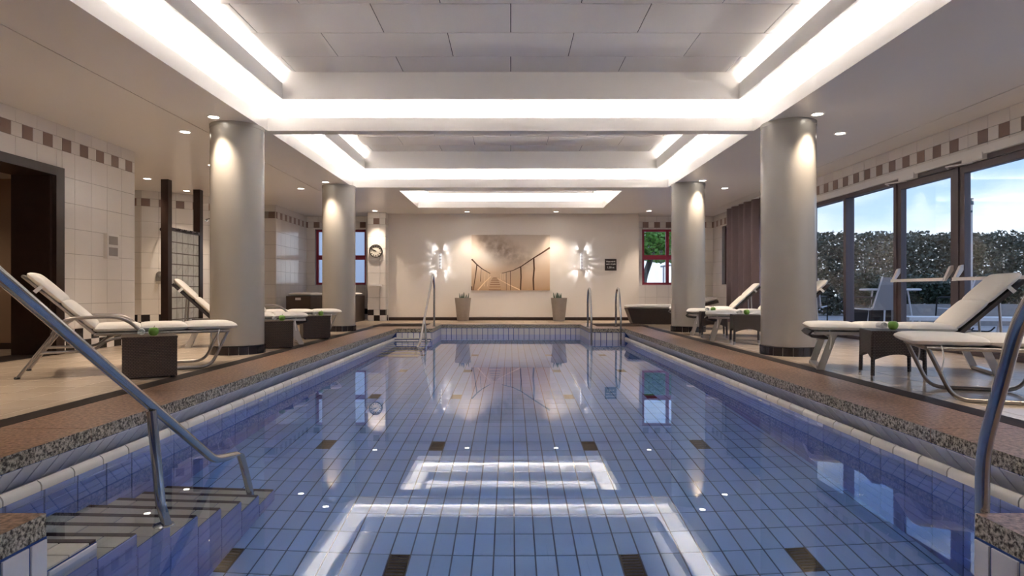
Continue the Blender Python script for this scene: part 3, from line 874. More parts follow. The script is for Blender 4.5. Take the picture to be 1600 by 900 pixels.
# ------------------------------------------------------------------ loungers
def T(x, y, z, ry=0): return Matrix.Translation((x,y,z)) @ Matrix.Rotation(-ry, 4, 'Y')
def lounger(kind, label, loc, rz, tilt=45, name='sun_lounger'):
    t = thing(name, label, 'lounger', loc, rz)
    Wd = .29; hx = 1.06; bl = .61; a = math.radians(tilt); zs = .345
    B = T(hx, 0, zs, a)
    fm = tubem_m if kind == 'tube' else dgrey_m
    if kind == 'tube':
        for s in (-1, 1):
            y = s*Wd
            m = MB(); m.tube([(.02,y,zs-.01),(hx,y,zs-.01)], .014); m.build('seat_rail', fm, t, True)
            m = MB(); m.tube([(.03,y,zs-.015),(.17,y,.014),(.70,y,.014),(.84,y,zs-.015)], .014, 10, .09); m.build('leg', fm, t, True)
            m = MB(); m.tube([(1.20,y*1.08,zs+.12),(1.28,y*1.08,zs+.08),(1.56,y*1.08,.014)], .013, 10, .05); lg = m.build('leg', fm, t, True)
            f = MB(); f.lathe([(.02,0),(.022,.012),(.014,.02)], 10, Matrix.Translation((1.565,y*1.08,.0))); f.build('rubber_foot', black_m, lg)
            m = MB(); m.tube([(1.34,y*1.1,zs+.0),(1.27,y*1.1,zs+.125),(1.05,y*1.1,zs+.14),(.84,y*1.1,zs+.13),(.70,y*1.05,zs-.01)], .014, 10, .11); m.build('armrest', fm, t, True)
            m = MB(); m.tube([(1.44,y,.20),(1.06,y,.20),(.97,y,zs-.06),(.80,y,zs-.03)], .012, 8, .06); m.build('brace', fm, t, True)
            m = MB(); m.tube([B @ Vector((0,y*.93,0)), B @ Vector((bl+.06,y*.93,0))], .013); m.build('back_rail', fm, t, True)
        for p in ((.17,.014),(1.50,.17)): pass
        m = MB(); m.tube([(.02,-Wd,zs-.01),(.02,Wd,zs-.01)], .013); m.build('cross_bar', fm, t, True)
        m = MB(); m.tube([B @ Vector((bl+.06,-Wd*.93,0)), B @ Vector((bl+.06,Wd*.93,0))], .013); m.build('cross_bar', fm, t, True)
        m = MB(); m.box((.04,-Wd+.01,zs-.012),(hx-.02,Wd-.01,zs-.004)); m.build('seat_sling', dgrey_m, t)
        m = MB(); m.box((.03,-Wd*.9,-.004),(bl+.04,Wd*.9,.004), M=B); m.build('back_sling', dgrey_m, t)
    else:
        for s in (-1, 1):
            y = s*Wd
            m = MB(); m.box((-.02,y-.018,zs-.03),(hx+.28,y+.018,zs-.002)); m.build('seat_rail', alu_m, t)
            m = MB(); m.box((-.02,y*.95-.016,-.03),(bl+.03,y*.95+.016,.0), M=B); m.build('back_rail', dgrey_m, t)
            m = MB(); c0 = B @ Vector((.42,y*.8,-.02)); m.tube([c0,(hx+.33,y*.8,zs-.06)], .011, 8); m.build('back_support', alu_m, t, True)
        for x_t, x_b in ((.14,.03),(hx+.16,hx+.30)):
            m = MB()
            for s in (-1, 1):
                y = s*(Wd-.02)
                m.prism([(x_t-.03,y-.012,zs-.02),(x_t+.03,y-.012,zs-.02),(x_b+.03,y-.012,0),(x_b-.03,y-.012,0)][::-1], (0,0,0), (0,.024,0))
            m.box((x_b-.03,-Wd+.03,.004),(x_b+.03,Wd-.03,.03)); m.build('leg_frame', alu_m, t)
        m = MB(); m.box((.02,-Wd+.02,zs-.02),(hx,Wd-.02,zs-.004))
        pts = [(.03,zs-.004),(-.04,zs),(-.07,zs-.03),(-.04,zs-.06),(.05,zs-.075),(.12,zs-.07),(.12,zs-.062),(.05,zs-.064),(-.03,zs-.05),(-.05,zs-.03),(-.03,zs-.012),(.03,zs-.016)]
        m.prism([(x,0,z) for x, z in pts], (0,-Wd+.02,0), (0,Wd-.02,0)); m.build('seat_sling', dgrey_m, t, True)
        m = MB(); m.box((.0,-Wd*.93,-.012),(bl+.03,Wd*.93,-.002), M=B); m.build('back_sling', dgrey_m, t)
    cw_ = 2*Wd+.02
    segs = [(-.05,.36),(.36,.72),(.72,1.06)]
    for x0, x1 in segs:
        m = MB(); m.pad(x1-x0+.012, cw_, .072, Matrix.Translation(((x0+x1)/2,0,zs))); m.build('cushion', cush_m, t, True, angle=180)
    for x0, x1 in ((.03,.34),(.34,.66)):
        m = MB(); m.pad(x1-x0+.012, cw_, .07, B @ Matrix.Translation(((x0+x1)/2,0,.004))); m.build('cushion', cush_m, t, True, angle=180)
    # tie straps
    for s in (-1, 1):
        m = MB(); m.box((bl-.10,s*(Wd+.012)-.004,-.035),(bl-.07,s*(Wd+.012)+.004,.03), M=B); m.build('strap', towel_m, t)
        m = MB(); m.tube([(.10,s*(Wd+.01),zs+.01),(.115,s*(Wd+.014),zs-.07),(.10,s*(Wd+.012),zs-.16)], .005, 6, .05); m.build('strap', towel_m, t, True)
    return t
PIR = lambda d: math.radians(d)
# left side: axis from foot towards head points to -x
lounger('tube', 'tubular steel lounger with arms and cream pads beside the doorway', (-2.74,6.03,0), PIR(180+31))
lounger('flat', 'dark framed lounger with raised back before the glass block screen', (-2.83,8.45,0), PIR(180+24))
lounger('tube', 'tubular lounger whose foot end shows right of the near left column', (-2.79,9.97,0), PIR(180+22))
# right side
lounger('tube', 'tubular lounger nearest the camera on the right deck, only its foot end showing', (2.75,4.28,0), PIR(-21))
lounger('flat', 'aluminium legged lounger with raised back beside the push bar doors', (2.82,5.83,0), PIR(-19))
lounger('flat', 'raised lounger half hidden by the near right column', (2.88,9.05,0), PIR(-17))
lounger('flat', 'raised cream lounger between the two right columns', (2.92,10.15,0), PIR(-17), 45)
lounger('flat', 'raised lounger mostly hidden behind the far right column', (3.05,11.8,0), PIR(-14), 44)

def wicker_daybed(label, loc, rz, Lx, Wy, H, back=None):
    t = thing('wicker_daybed', label, 'lounger', loc, rz)
    m = MB(); tp = .12
    vs = [(tp,-Wy/2+.04,0),(Lx-.04,-Wy/2+.04,0),(Lx-.04,Wy/2-.04,0),(tp,Wy/2-.04,0),(0,-Wy/2,H),(Lx,-Wy/2,H),(Lx,Wy/2,H),(0,Wy/2,H)]
    m.add(vs, [(0,3,2,1),(4,5,6,7),(0,1,5,4),(1,2,6,5),(2,3,7,6),(3,0,4,7)]); m.build('base', wick_m, t)
    m = MB(); m.pad(Lx*.62 if back else Lx, Wy, .085, Matrix.Translation((Lx*.31 if back else Lx/2,0,H))); m.build('cushion', cush_m, t, True, angle=180)
    if back:
        B = T(Lx*.62, 0, H, math.radians(back))
        m = MB(); m.box((0,-Wy/2,-.05),(.72,Wy/2,.005), M=B); m.build('backrest', wick_m, t)
        m = MB(); m.pad(.72, Wy, .085, B @ Matrix.Translation((.36,0,.006))); m.build('cushion', cush_m, t, True, angle=180)
    return t
wicker_daybed('boat shaped brown wicker daybed with white cushion under the right red window', (2.50,13.55,0), PIR(-4), 1.9, .7, .33, 14)
# two wicker chests/daybeds beside the left red window
def wicker_chest(label, loc, wx, dy, H):
    t = thing('wicker_chest', label, 'chest', loc)
    m = MB(); m.box((0,0,.0),(wx,dy,H)); m.build('body', wick_m, t)
    m = MB(); m.pad(wx*.94, dy*.9, .07, Matrix.Translation((wx/2,dy/2,H))); m.build('cushion', cush_m, t, True, angle=180)
    m = MB(); m.box((wx*.38,-.008,H-.085),(wx*.60,.002,H-.035)); m.build('handle', wmetal_m, t)
wicker_chest('brown wicker chest with pale handle left of the far left column', (-4.68,13.0,0), .51, 1.0, .60)
wicker_chest('brown wicker chest half hidden behind the far left column', (-4.38,14.05,0), .88, .9, .60)

# ------------------------------------------------------------------ side tables, apples, rolled towels
def wicker_cube(label, loc, rz, s=.385, h=.335):
    t = thing('wicker_cube_table', label, 'side table', loc, rz)
    m = MB(); b = .012
    m.box((0,0,.012),(s,s,h-.012)); m.build('body', wick_m, t)
    m = MB(); m.box((-.004,-.004,h-.014),(s+.004,s+.004,h)); m.build('rim', wick_m, t)
    for x, y in ((.03,.03),(s-.03,.03),(.03,s-.03),(s-.03,s-.03)):
        m = MB(); m.lathe([(.018,0),(.018,.013)], 10, Matrix.Translation((x,y,0))); m.build('foot', black_m, t)
    return t
def wicker_table(label, loc, rz, s=.37, h=.39):
    t = thing('wicker_leg_table', label, 'side table', loc, rz)
    m = MB(); H = s/2
    m.box((-H,-H,h-.025),(H,H,h)); m.build('table_top', wickg_m, t)
    # arched apron panels
    for k in range(4):
        M = Matrix.Rotation(k*PI/2, 4, 'Z')
        n = 10; out = [(-H,h-.02),(H,h-.02)] + [(H-2*H*i/n, h-.235+.055*math.sin(PI*i/n)) for i in range(n+1)]
        m = MB(); m.prism([M @ Vector((x,-H,z)) for x, z in out], (0,0,0), M @ Vector((0,.016,0))); m.build('apron', wickg_m, t)
    for sx in (-1,1):
        for sy in (-1,1):
            m = MB(); m.tube([(sx*(H-.012),sy*(H-.012),h-.03),(sx*(H-.006),sy*(H-.006),.04)], .015, 8); lg = m.build('leg', wickg_m, t, True)
            m = MB(); m.tube([(sx*(H-.006),sy*(H-.006),.045),(sx*(H-.005),sy*(H-.005),0)], .0145, 8); m.build('foot_cap', steel_m, lg, True)
    return t
def apple(label, loc):
    t = thing('apple', label, 'apple', loc, 0, 'green apples on the side tables')
    prof = [(.004,.004),(.018,.0),(.028,.006),(.036,.022),(.0385,.038),(.036,.052),(.027,.064),(.014,.067),(.004,.060)]
    m = MB(); m.lathe(prof, 20); m.build('flesh', apple_m, t, True, angle=180)
    m = MB(); m.tube([(0,0,.058),(.003,.002,.07),(.008,.003,.082)], .0018, 6); m.build('stem', stem_m, t, True)
def rolled_towel(label, loc, rz):
    t = thing('rolled_towel', label, 'towel', loc, rz, 'rolled white towels on the side tables')
    # spiral of cloth, end on
    sp = []; n = 46
    for i in range(n+1):
        th = i/n*5.2*PI; r = .006+.024*i/n; sp.append((r*math.cos(th), r*math.sin(th)))
    th_ = .0052; m = MB(); ln = .085
    vs = []
    for x, z in sp:
        d = math.hypot(x, z); nx, nz = x/d, z/d
        for y in (-ln/2, ln/2):
            vs += [(x, y, z+.033), (x-nx*th_, y, z-nz*th_+.033)]
    fs = []
    for i in range(n):
        a = i*4; b = a+4
        fs += [(a,a+2,b+2,b), (a+1,b+1,b+3,a+3), (a,b,b+1,a+1), (a+2,a+3,b+3,b+2)]
    fs += [(0,1,3,2), (n*4,n*4+2,n*4+3,n*4+1)]
    m.add(vs, fs); m.build('roll', towel_m, t, True)
def on_table(lx, ly, z, ct, lab, rz=0):
    apple('green apple on the ' + lab, (lx, ly, z)); rolled_towel('rolled white towel on the ' + lab, (lx-.085*math.cos(rz), ly-.085*math.sin(rz), z), rz)
wicker_cube('brown wicker cube table in front of the near left lounger', (-3.06,4.91,0), PIR(31.6))
on_table(-2.93, 5.12, .335, 0, 'wicker cube before the near left lounger', .5)
wicker_cube('brown wicker cube table beside the near left column', (-3.02,7.50,0), PIR(22))
on_table(-2.83, 7.72, .335, 0, 'wicker cube beside the near left column', .4)
wicker_cube('brown wicker cube table farthest along the left deck', (-3.01,9.05,0), PIR(26))
on_table(-2.82, 9.27, .335, 0, 'farthest wicker cube on the left deck', .4)
wicker_table('arched wicker table on silver feet before the push bar doors', (3.05,5.0,0), PIR(-16))
on_table(3.10, 5.06, .39, 0, 'wicker table before the push bar doors', -.1)
wicker_table('arched wicker table against the left edge of the near right column', (3.13,8.28,0), PIR(-12))
on_table(3.12, 8.25, .39, 0, 'wicker table by the near right column', -.2)
wicker_table('arched wicker table farthest along the right deck', (3.10,9.56,0), PIR(-12))
on_table(3.08, 9.50, .39, 0, 'farthest wicker table on the right deck', -.2)

# ------------------------------------------------------------------ handrails and ladders
def stair_rail(label, flip):
    Y = (lambda y: y) if not flip else (lambda y: PY0 + PY1 - y)
    xr = -1.52
    t = thing('handrail', label, 'handrail', (xr, Y(1.25), 0))
    P = lambda y, z: (0, Y(y)-Y(1.25), z)
    r = .021
    m = MB(); m.tube([P(1.25,0),P(1.25,.80),P(1.42,1.04),P(1.60,.92),P(3.20,-.165),P(3.50,-.215),P(3.66,-1.22)], r, 14, .06); m.build('rail', steel_m, t, True)
    m = MB(); pb_ = P(2.66,-.485); m.tube([P(2.64,.195),(.055,pb_[1],pb_[2])], r*.95, 14); m.build('post', steel_m, t, True)
    m = MB(); m.lathe([(.045,0),(.045,.008),(.025,.014)], 18, Matrix.Translation(P(1.25,0))); m.build('foot_flange', steel_m, t, True)
    m = MB(); m.lathe([(.042,0),(.042,.008),(.025,.014)], 18, Matrix.Translation((.04,P(2.66,0)[1],-.484))); m.build('foot_flange', steel_m, t, True)
stair_rail('steel handrail slanting down into the near steps', False)
stair_rail('steel handrail slanting down into the far left steps', True)
def ladder(label, flip):
    Y = (lambda y: y) if not flip else (lambda y: PY0 + PY1 - y)
    t = thing('pool_ladder', label, 'ladder', (1.78, Y(1.45), 0))
    P = lambda x, y, z: (x-1.78, Y(y)-Y(1.45), z)
    for x in (1.505, 2.055):
        m = MB(); m.tube([P(x,1.45,0),P(x,1.45,.52),P(x,1.52,.70),P(x,1.64,.76),P(x,1.76,.74),P(x,1.85,.61),P(x,1.99,.19),P(x,2.0,-1.15)], .0205, 14, .09); rl = m.build('rail', steel_m, t, True)
        m = MB(); m.lathe([(.045,0),(.045,.008),(.025,.014)], 18, Matrix.Translation(P(x,1.45,0))); m.build('foot_flange', steel_m, rl, True)
    for k in range(4):
        m = MB(); a, b = P(1.51,2.0,0), P(2.05,2.0,0)
        z = -.32-.25*k; m.box((a[0], a[1]-.035, z-.012), (b[0], a[1]+.035, z+.012)); m.build('tread', steel_m, t)
ladder('steel ladder rail rising at the near right corner of the pool', False)
ladder('pair of steel ladder rails at the far right corner of the pool', True)

# ------------------------------------------------------------------ things at the back wall
def pot_plant(x, label):
    y = 14.55
    t = thing('potted_succulent', label, 'plant', (x, y, 0), 0, 'potted plants flanking the picture')
    m = MB(); m.lathe([(.125,0),(.135,.01),(.185,.50),(.19,.545),(.175,.545),(.165,.50)], 28); m.build('pot', pot_m, t, True)
    m = MB(); m.lathe([(.16,.49),(.165,.515)], 20); m.build('soil', soil_m, t)
    rr = random.Random(int(x*100))
    for k in range(15):
        a = rr.uniform(0, 2*PI); d = rr.uniform(.02,.13); h = rr.uniform(.10,.17)
        bx_, by_ = d*math.cos(a), d*math.sin(a)
        m = MB(); m.tube([(bx_,by_,.5),(bx_*1.15,by_*1.15,.5+h*.5),(bx_*1.3,by_*1.3,.51+h)], .023, 7, r2=.003); m.build('leaf', leaf_m, t, True)
pot_plant(-1.115, 'tall tapered concrete pot of spiky succulents left of the picture')
pot_plant(1.125, 'tall tapered concrete pot of spiky succulents right of the picture')

# picture: warm print of a rope bridge in mist
pic = thing('picture', 'sepia print of a rope bridge in mist on the back wall', 'picture', (0, 14.985, 1.385))
m = MB(); m.box((-.94,-.02,-.665),(.94,.014,.665)); m.build('canvas', picture_m, pic)
ropem = mat('print_dark_brown', (.10, .045, .022), .7); ropel = mat('print_light_rope', (.95, .74, .50), .7); plankm = mat('print_plank', (.34, .19, .10), .7)
def pt(px, py): return ((px-778.5)/687*1.88, -.022, (395-py)/480*1.33)
def stroke(m, pts, w0, w1=None):
    w1 = w1 or w0; w0 *= 1.35; w1 *= 1.35; P = [Vector(pt(*p)) for p in pts]
    for i in range(len(P)-1):
        a, b = P[i], P[i+1]; d = (b-a).normalized(); n = Vector((-d.z,0,d.x))
        ka = w0+(w1-w0)*i/(len(P)-1); kb = w0+(w1-w0)*(i+1)/(len(P)-1)
        m.add([a-n*ka, b-n*kb, b+n*kb, a+n*ka], [(0,1,2,3)])
m = MB()
stroke(m, [(437,365),(480,410),(530,450),(600,490)], .013, .005)
stroke(m, [(1122,265),(1050,312),(975,358),(870,428),(800,462),(700,487)], .015, .004)
stroke(m, [(980,358),(984,450),(976,540),(980,634)], .014); stroke(m, [(866,428),(869,520),(864,634)], .011)
stroke(m, [(482,412),(474,480),(462,560),(450,634)], .010, .006); stroke(m, [(775,470),(776,634)], .004); stroke(m, [(740,480),(741,634)], .003); stroke(m, [(520,445),(512,560)], .004)
stroke(m, [(437,600),(438,634)], .01)
m.build('printed_rope', ropem, pic)
m = MB()
stroke(m, [(490,634),(545,570),(605,515)], .011, .005); stroke(m, [(650,525),(760,585),(866,634)], .004, .010)
for x in (555,585): stroke(m, [(x,470+(x-555)*.5),(x-10,600)], .003)
for x in (690,710,725): stroke(m, [(x,490),(x,545)], .003)
m.build('printed_light_rope', ropel, pic)
m = MB()
for k in range(9):
    f = k/8; y = 525+f*f*105; hw = 14+f*40; stroke(m, [(640-hw,y),(640+hw,y)], .003+.006*f)
m.build('printed_plank', plankm, pic)

# depth sign
sg = thing('depth_sign', 'square dark sign with white water depth lettering', 'sign', (2.40, 14.99, 1.335))
m = MB(); m.box((-.14,-.012,-.14),(.14,.009,.14)); m.build('panel', sign_m, sg)
for txt, z, sz in (('Wassertiefe', .062, .046), ('water depth', .002, .046), ('1,30 m', -.085, .062)):
    cu = bpy.data.curves.new('lettering', 'FONT'); cu.body = txt; cu.size = sz; cu.align_x = 'CENTER'; cu.extrude = .001; cu.offset = .0012
    tmp = bpy.data.objects.new('lettering_curve', cu); COL.objects.link(tmp); bpy.context.view_layer.update()
    me = bpy.data.meshes.new_from_object(tmp.evaluated_get(bpy.context.evaluated_depsgraph_get())); bpy.data.objects.remove(tmp)
    me.materials.clear(); me.materials.append(white_m)
    o = bpy.data.objects.new('lettering', me); COL.objects.link(o); o.parent = sg
    o.location = (0,-.0135,z); o.rotation_euler = (PI/2,0,0)

# wall lamps: slim dark bar with lit lenses throwing rays on the wall
def wall_lamp(x, label):
    t = thing('wall_lamp', label, 'wall lamp', (x, 14.995, 1.42), 0, 'wall lamps flanking the picture')
    m = MB(); m.box((-.016,-.075,-.19),(.016,.0,.19)); m.build('bar', alu_m, t)
    for s in (-1, 1):
        for k in range(5):
            z = -.15+.075*k
            m = MB(); x0_, x1_ = sorted((s*.0165, s*.0215)); m.box((x0_, -.045, z-.022),(x1_, -.025, z+.022)); m.build('lens', led_m, t)
        for k in range(10):
            an = math.radians((-66, -54, -42, -26, -9, 9, 26, 42, 54, 66)[k]); z = -.162+.036*k
            strong = 1.0 if abs(math.degrees(an)) > 35 else .5
            ld = bpy.data.lights.new('wall_lamp_beam', 'SPOT'); ld.energy = 4.2*strong; ld.color = (.96,.97,1); ld.spot_size = .30; ld.spot_blend = .5; ld.shadow_soft_size = .003
            lo = bpy.data.objects.new('wall_lamp_beam', ld); COL.objects.link(lo); lo.parent = t
            lo.location = (s*.028, -.05, z)
            d = Vector((s*math.cos(an), .30 if k % 2 else .20, math.sin(an)))
            lo.rotation_euler = d.to_track_quat('-Z','Y').to_euler()
wall_lamp(-1.69, 'wall lamp casting star shaped light left of the picture')
wall_lamp(1.70, 'wall lamp casting star shaped light between picture and depth sign')

# clock
ck = thing('wall_clock', 'round wall clock with dark rim on the tiled pillar', 'clock', (-3.17, 14.692, 1.645))
Mx = Matrix.Rotation(PI/2, 4, 'X')
m = MB(); m.lathe([(.15,0),(.155,.012),(.155,.045),(.138,.05),(.136,.03)], 40, Mx); m.build('rim', black_m, ck, True)
m = MB(); m.lathe([(.137,.02),(.137,.031)], 40, Mx); m.build('dial', clock_m, ck)
for k in range(12):
    a = k*PI/6; M = Matrix.Rotation(a, 4, 'Y')
    m = MB(); m.box((-.009,-.034,.092),(.009,-.031,.126), M=M); m.build('hour_mark', black_m, ck)
for nm, ang_, l_, w_ in (('hour_hand', -PI/6*2.2, .075, .009), ('minute_hand', -PI/30*11, .115, .006)):
    M = Matrix.Rotation(ang_, 4, 'Y'); m = MB(); m.box((-w_,-.039,-.015),(w_,-.035,l_), M=M); m.build(nm, black_m, ck)
# soap ledge under the clock
m = MB(); m.box((-3.345,14.58,.815),(-3.03,14.697,.85)); m.box((-3.345,14.58,.85),(-3.03,14.592,.862))
tag(m.build('tile_shelf', sill_m), 'small white ledge on the tiled pillar below the clock', 'shelf')
# white control plate on the left wall
cp = thing('wall_speaker', 'white slotted wall plate on the tiles right of the doorway', 'wall plate', (X0+.007, 7.81, 1.26))
m = MB(); m.box((0,-.115,-.155),(.05,.115,.155)); m.build('housing', plate_m, cp)
for k in range(2):
    m = MB(); m.box((.05,-.085,.02-.14*k),(.053,.085,.125-.14*k)); m.build('grille', grout_m, cp)
# mats on the deck behind the pool
for x0, x1, lb in ((-2.75,-1.72,'dark rubber mat beside the far left handrail'), (1.72,2.75,'dark rubber mat beside the far right ladder')):
    m = MB(); m.box((x0,12.45,.001),(x1,13.35,.011)); tag(m.build('floor_mat', mat_m), lb, 'mat')
dm = MB(); dm.lathe([(.10,0.001),(.10,.006),(.085,.009)], 24, Matrix.Translation((-4.05,4.62,0)))
tag(dm.build('floor_drain', black_m, None, True), 'round black floor drain on the near left deck', 'drain')

# ------------------------------------------------------------------ shower area
gs = thing('glass_block_screen', 'glass block screen between two dark posts by the shower', 'screen', (-5.75, 10.42, 0))
m = MB(); m.box((-.06,-.06,0),(.06,.06,HC)); m.build('post', wood_m, gs)
m = MB(); m.box((-.06,1.00,0),(.06,1.12,HC)); m.build('post', wood_m, gs)
bs = .188
gm = bs
for j in range(9):
    for i in range(5):
        m = MB(); y0, z0 = .062+i*bs, .03+j*bs; m.box((-.04,y0+.009,z0+.009),(.04,y0+bs-.009,z0+bs-.009))
        b_ = m.build('glass_block', block_m, gs)
m = MB()
for i in range(6): m.box((-.034,.062+i*bs-.0085,.0),(.034,.062+i*bs+.0085,.03+9*bs))
for j in range(10): m.box((-.034,.062,.03+j*bs-.0085),(.034,.062+5*bs,.03+j*bs+.0085))
m.build('mortar_grid', mat('block_mortar', (.20, .19, .18), .8), gs)
m = MB(); m.box((-.045,.06,.03+9*bs),(.06,1.0,.03+9*bs+.05)); m.build('head_rail', mull_m, gs)
for k in range(4):
    m = MB(); y = .18+.2*k; m.tube([(.06,y,1.745),(.10,y,1.735),(.11,y,1.765)], .008, 8, .01); m.tube([(.06,y+.05,1.745),(.10,y+.05,1.735),(.11,y+.05,1.765)], .008, 8, .01); m.build('hook', black_m, gs, True)
def on_diag(s, z, off=0.0):
    d = Vector((1.49,1.15,0)).normalized(); n = Vector((d.y,-d.x,0)); p = Vector((-6.82,11.51,z)) + d*s + n*(off+.006); return p, d, n
p, d, n_ = on_diag(.34, 1.86)
t = thing('wall_shower_fitting', 'short bronze shower arm left of the nearer post', 'shower', p)
m = MB(); m.tube([(0,0,0), n_*.02], .04, 14); m.build('rose', wood_m, t, True)
m = MB(); m.tube([n_*.01, n_*.36 + Vector((.1,0,0))], .011, 8); m.build('arm', steel_m, t, True)
p, d, n_ = on_diag(.30, .98)
t = thing('shower_mixer', 'chrome arched mixer plate on the shower tiles', 'tap', p)
m = MB()
out = [(-.06,-.09),(.06,-.09)] + [(.06*math.cos(a), .03+.06*math.sin(a)) for a in [k*PI/10 for k in range(11)]]
m.prism([d*u + Vector((0,0,v)) for u, v in out], (0,0,0), n_*.02); m.build('plate', tubem_m, t)
m = MB(); m.tube([n_*.02, n_*.07], .03, 14); m.build('knob', steel_m, t, True)
p, d, n_ = on_diag(1.10, 2.10, .02)
t = thing('shower_pipe', 'curved chrome shower pipe beside the near left column', 'shower', p)
m = MB(); m.tube([(0,0,-.02), n_*.10, n_*.12 + d*.10 + Vector((0,0,.02)), n_*.12 + d*.26], .012, 8, .05); m.build('pipe', steel_m, t, True)
m = MB(); m.tube([(0,0,-.02), n_*.015 + Vector((0,0,-.02))], .03, 12); m.build('rose', steel_m, t, True)

# curtain
cu_ = thing('curtain', 'mauve floor length curtain hanging beside the garden windows', 'curtain', (4.86, 12.2, 0))
m = MB(); n = 96; vs = []
for i in range(n+1):
    u = i/n; y = 1.85*u; x = .055*math.sin(u*2*PI*5.2)+.014*math.sin(u*2*PI*2.3)
    for z in (.02, 1.3, 2.53): vs.append((x*(1.0 if z > 2 else 1.15), y, z))
fs = []
for i in range(n):
    for k in range(2): a = i*3+k; fs.append((a,a+3,a+4,a+1))
m.add(vs, fs); o = m.build('cloth', curtain_m, cu_, True, angle=180)
md = o.modifiers.new('thick', 'SOLIDIFY'); md.thickness = .004
m = MB(); m.box((-.015,-.1,2.53),(.015,1.95,2.558)); m.build('rail', sill_m, cu_)

# ------------------------------------------------------------------ outside
struct('ground', (-60,YE+.3,-.10), (60,70,-.03), terrace_m)
struct('terrace', (X1+.12,-8,-.10), (60,YE+.3,-.03), terrace_m)
def foliage(name, n, box, size, m, parent=None, seed=1, shape=None):
    rr = random.Random(seed); vs = []; fs = []
    (x0,y0,z0),(x1,y1,z1) = box
    while len(fs) < n:
        p = Vector((rr.uniform(x0,x1), rr.uniform(y0,y1), rr.uniform(z0,z1)))
        if shape and not shape(p, rr): continue
        s_ = size*rr.uniform(.6,1.3); a, b = rr.uniform(0,2*PI), rr.uniform(-.9,.9)
        u = Vector((math.cos(a), math.sin(a), b)).normalized()*s_; v = u.cross(Vector((rr.uniform(-1,1), rr.uniform(-1,1), rr.uniform(-.3,1)))).normalized()*s_*.55
        o = len(vs); vs += [p-u, p+v, p+u, p-v]; fs.append((o,o+1,o+2,o+3))
    q = MB(); q.v = vs; q.f = fs; q.mi = [0]*len(fs)
    o = q.build(name, m, parent); o['kind'] = 'stuff'; return o
hd = thing('hedge', 'tall clipped hedge with browning leaves beyond the terrace', 'hedge', (12,19,0))
foliage('foliage', 62000, ((-4.2,-.5,.0),(10.5,.7,2.52)), .062, hedge_m, hd, 3, lambda p, r: p.z < 2.46+.05*math.sin(p.x*5)+.04*math.sin(p.x*13) and (p.y > .35 or r.random() < .55))
for k in range(6):
    x = -3.6+2.0*k; m = MB(); m.tube([(x,.2,0),(x+R.uniform(-.2,.2),.2,1.1),(x+R.uniform(-.3,.3),.2,2.0)], .07, 7, .1); m.build('trunk', bark_m, hd, True)
h2 = thing('hedge', 'clipped hedge closing the terrace on its outer side', 'hedge', (19.2,10.6,0))
foliage('foliage', 30000, ((-.4,-12,.0),(.4,7.2,2.5)), .10, hedge_m, h2, 5, lambda p, r: p.z < 2.44+.05*math.sin(p.y*5)+.04*math.sin(p.y*13))
for k in range(7):
    m = MB(); y = -11+2.8*k; m.tube([(.1,y,0),(.1,y+R.uniform(-.2,.2),1.1),(.1,y,2.0)], .07, 7, .1); m.build('trunk', bark_m, h2, True)
pl = thing('planter', 'low concrete planter wall along the terrace', 'planter', (7.2,13.2,0))
m = MB(); m.box((1.0,0,-.03),(10.6,.25,.42)); m.build('wall', planter_m, pl)
m = MB(); m.box((1.0,.25,-.03),(10.6,2.0,.36)); m.build('soil', soil_m, pl)
for i, (x, y, s_, lb) in enumerate(((7.9,13.9,.55,'dark rounded shrub behind the first door frame post'), (9.3,14.1,.75,'dark shrub seen through the first glass door'), (10.9,14.2,.7,'dark shrub seen through the second glass door'), (12.8,14.2,.8,'dark shrub at the far end of the planter'))):
    t = thing('shrub', lb, 'shrub', (x,y,.35))
    foliage('foliage', 1800, ((-s_,-.4,.10),(s_,.4,.75)), .05, shrub_m, t, 20+i, lambda p, r, s_=s_: (p.x/s_)**2+(p.y/.4)**2+((p.z-.35)/.4)**2 < 1)
    m = MB(); m.tube([(0,0,.012),(0,0,.3)], .03, 6); m.build('stem', bark_m, t)
lp = thing('lamp_post', 'slim pale garden lamp post with a small dark head', 'lamp post', (9.55,12.95,-.03))
m = MB(); m.tube([(0,0,0),(0,0,2.52)], .032, 12); m.build('post', post_m, lp, True)
m = MB(); m.tube([(0,0,2.52),(0,0,2.66)], .05, 12); m.build('lamp_head', lhead_m, lp, True)
m = MB(); m.box((-.34,-.05,2.36),(.0,.05,2.40)); m.build('arm', lhead_m, lp)
def sling_chair(label, loc, rz):
    t = thing('sling_chair', label, 'chair', loc, rz)
    for s in (-1,1):
        m = MB(); m.tube([(s*.27,-.25,.42),(s*.27,.22,.40),(s*.27,.42,.98)], .014, 8, .06); m.build('side_rail', wmetal_m, t, True)
        m = MB(); m.tube([(s*.27,.25,.62),(s*.27,-.26,.62),(s*.27,-.30,.1),(s*.27,-.2,.015),(s*.27,.3,.015),(s*.27,.38,.1)], .013, 8, .08); m.build('leg', black_m, t, True)
    m = MB(); m.prism([(-.26,-.25,.415),(-.26,.22,.40),(-.26,.42,.97),(-.26,.43,.97),(-.26,.23,.392),(-.26,-.25,.405)], (0,0,0), (.52,0,0)); m.build('sling', sling_m, t)
    return t
sling_chair('grey mesh garden chair outside, left of the first window post', (6.55,11.3,-.03), PIR(200))
sling_chair('grey mesh garden chair on dark runners between the window posts', (6.2,12.95,-.03), PIR(140))
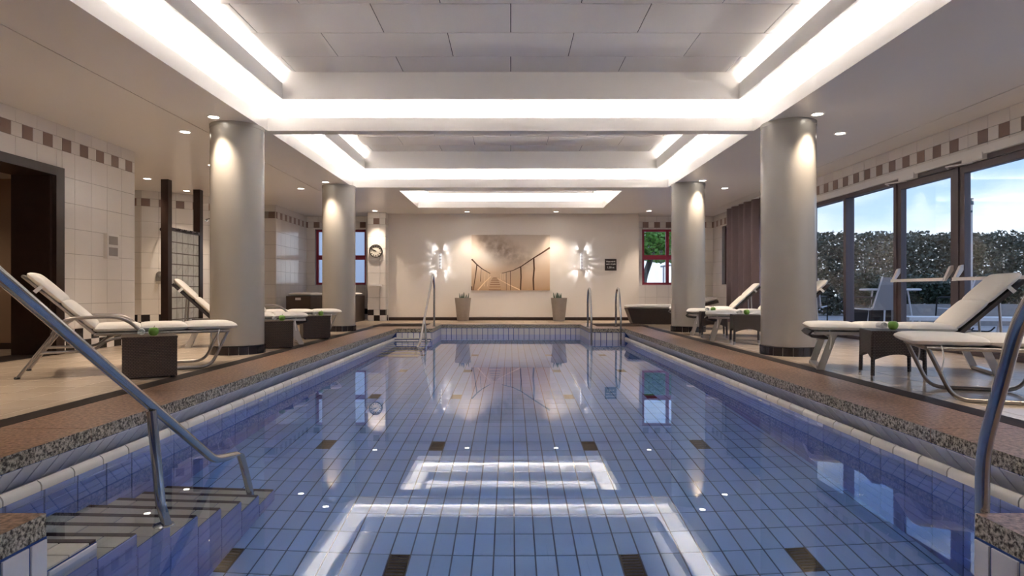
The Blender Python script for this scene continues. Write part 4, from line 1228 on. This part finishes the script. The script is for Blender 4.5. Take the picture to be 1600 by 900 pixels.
sling_chair('grey mesh garden chair outside the first glass door', (8.1,11.2,-.03), PIR(-160))
tb = thing('garden_table', 'white topped garden table outside the windows', 'table', (7.35,12.1,-.03))
m = MB(); m.lathe([(.50,.74),(.52,.75),(.52,.77),(.50,.78)], 32); m.build('table_top', wmetal_m, tb, True)
for k in range(4):
    a = PI/4+k*PI/2; m = MB(); m.tube([(.30*math.cos(a),.30*math.sin(a),.74),(.40*math.cos(a),.40*math.sin(a),0)], .016, 8); m.build('leg', wmetal_m, tb, True)
gl_ = thing('garden_lounger', 'low white garden lounger outside the windows', 'lounger', (6.2,9.9,-.03), PIR(-12))
m = MB(); m.box((0,-.3,.28),(1.7,.3,.33)); m.build('seat', wmetal_m, gl_)
for x in (.15,1.5):
    for s in (-1,1):
        m = MB(); m.tube([(x,s*.27,.28),(x-.05,s*.27,0)], .018, 8); m.build('leg', wmetal_m, gl_, True)
# seen through the back windows
tr = thing('tree', 'bright green tree seen through the right red window', 'tree', (5.9,24,-.03))
foliage('crown', 3200, ((-1.7,-1,1.6),(1.7,1,3.1)), .10, tree_m, tr, 9, lambda p, r: (p.x/1.6)**2+p.y**2+((p.z-2.45)/.62)**2 < 1)
m = MB(); m.tube([(-.9,0,0),(-.75,0,1.3),(-.3,0,2.6)], .11, 9, .2); m.build('trunk', bark_m, tr, True)
pg = thing('pergola', 'slim garden pergola seen through the right red window', 'pergola', (4.9,20,-.03))
for x in (0,.55,1.3):
    m = MB(); m.tube([(x,0,0),(x,0,1.55)], .03, 6); m.build('post', post_m, pg, True)
m = MB(); m.tube([(-.1,0,1.52),(.7,0,1.62),(1.5,0,1.55)], .03, 6); m.build('beam', post_m, pg, True)
bd = thing('building', 'pale rendered building seen through the left red window', 'building', (-9,27,-.03))
m = MB(); m.box((-3,0,0),(4.2,5,6)); m.build('wall', bldg_m, bd)
for i in range(3):
    for j in range(2):
        m = MB(); x = -.2+1.5*i; m.box((x,-.03,.9+2.2*j),(x+.9,.02,2.2+2.2*j)); m.build('window', pane_far_m, bd)
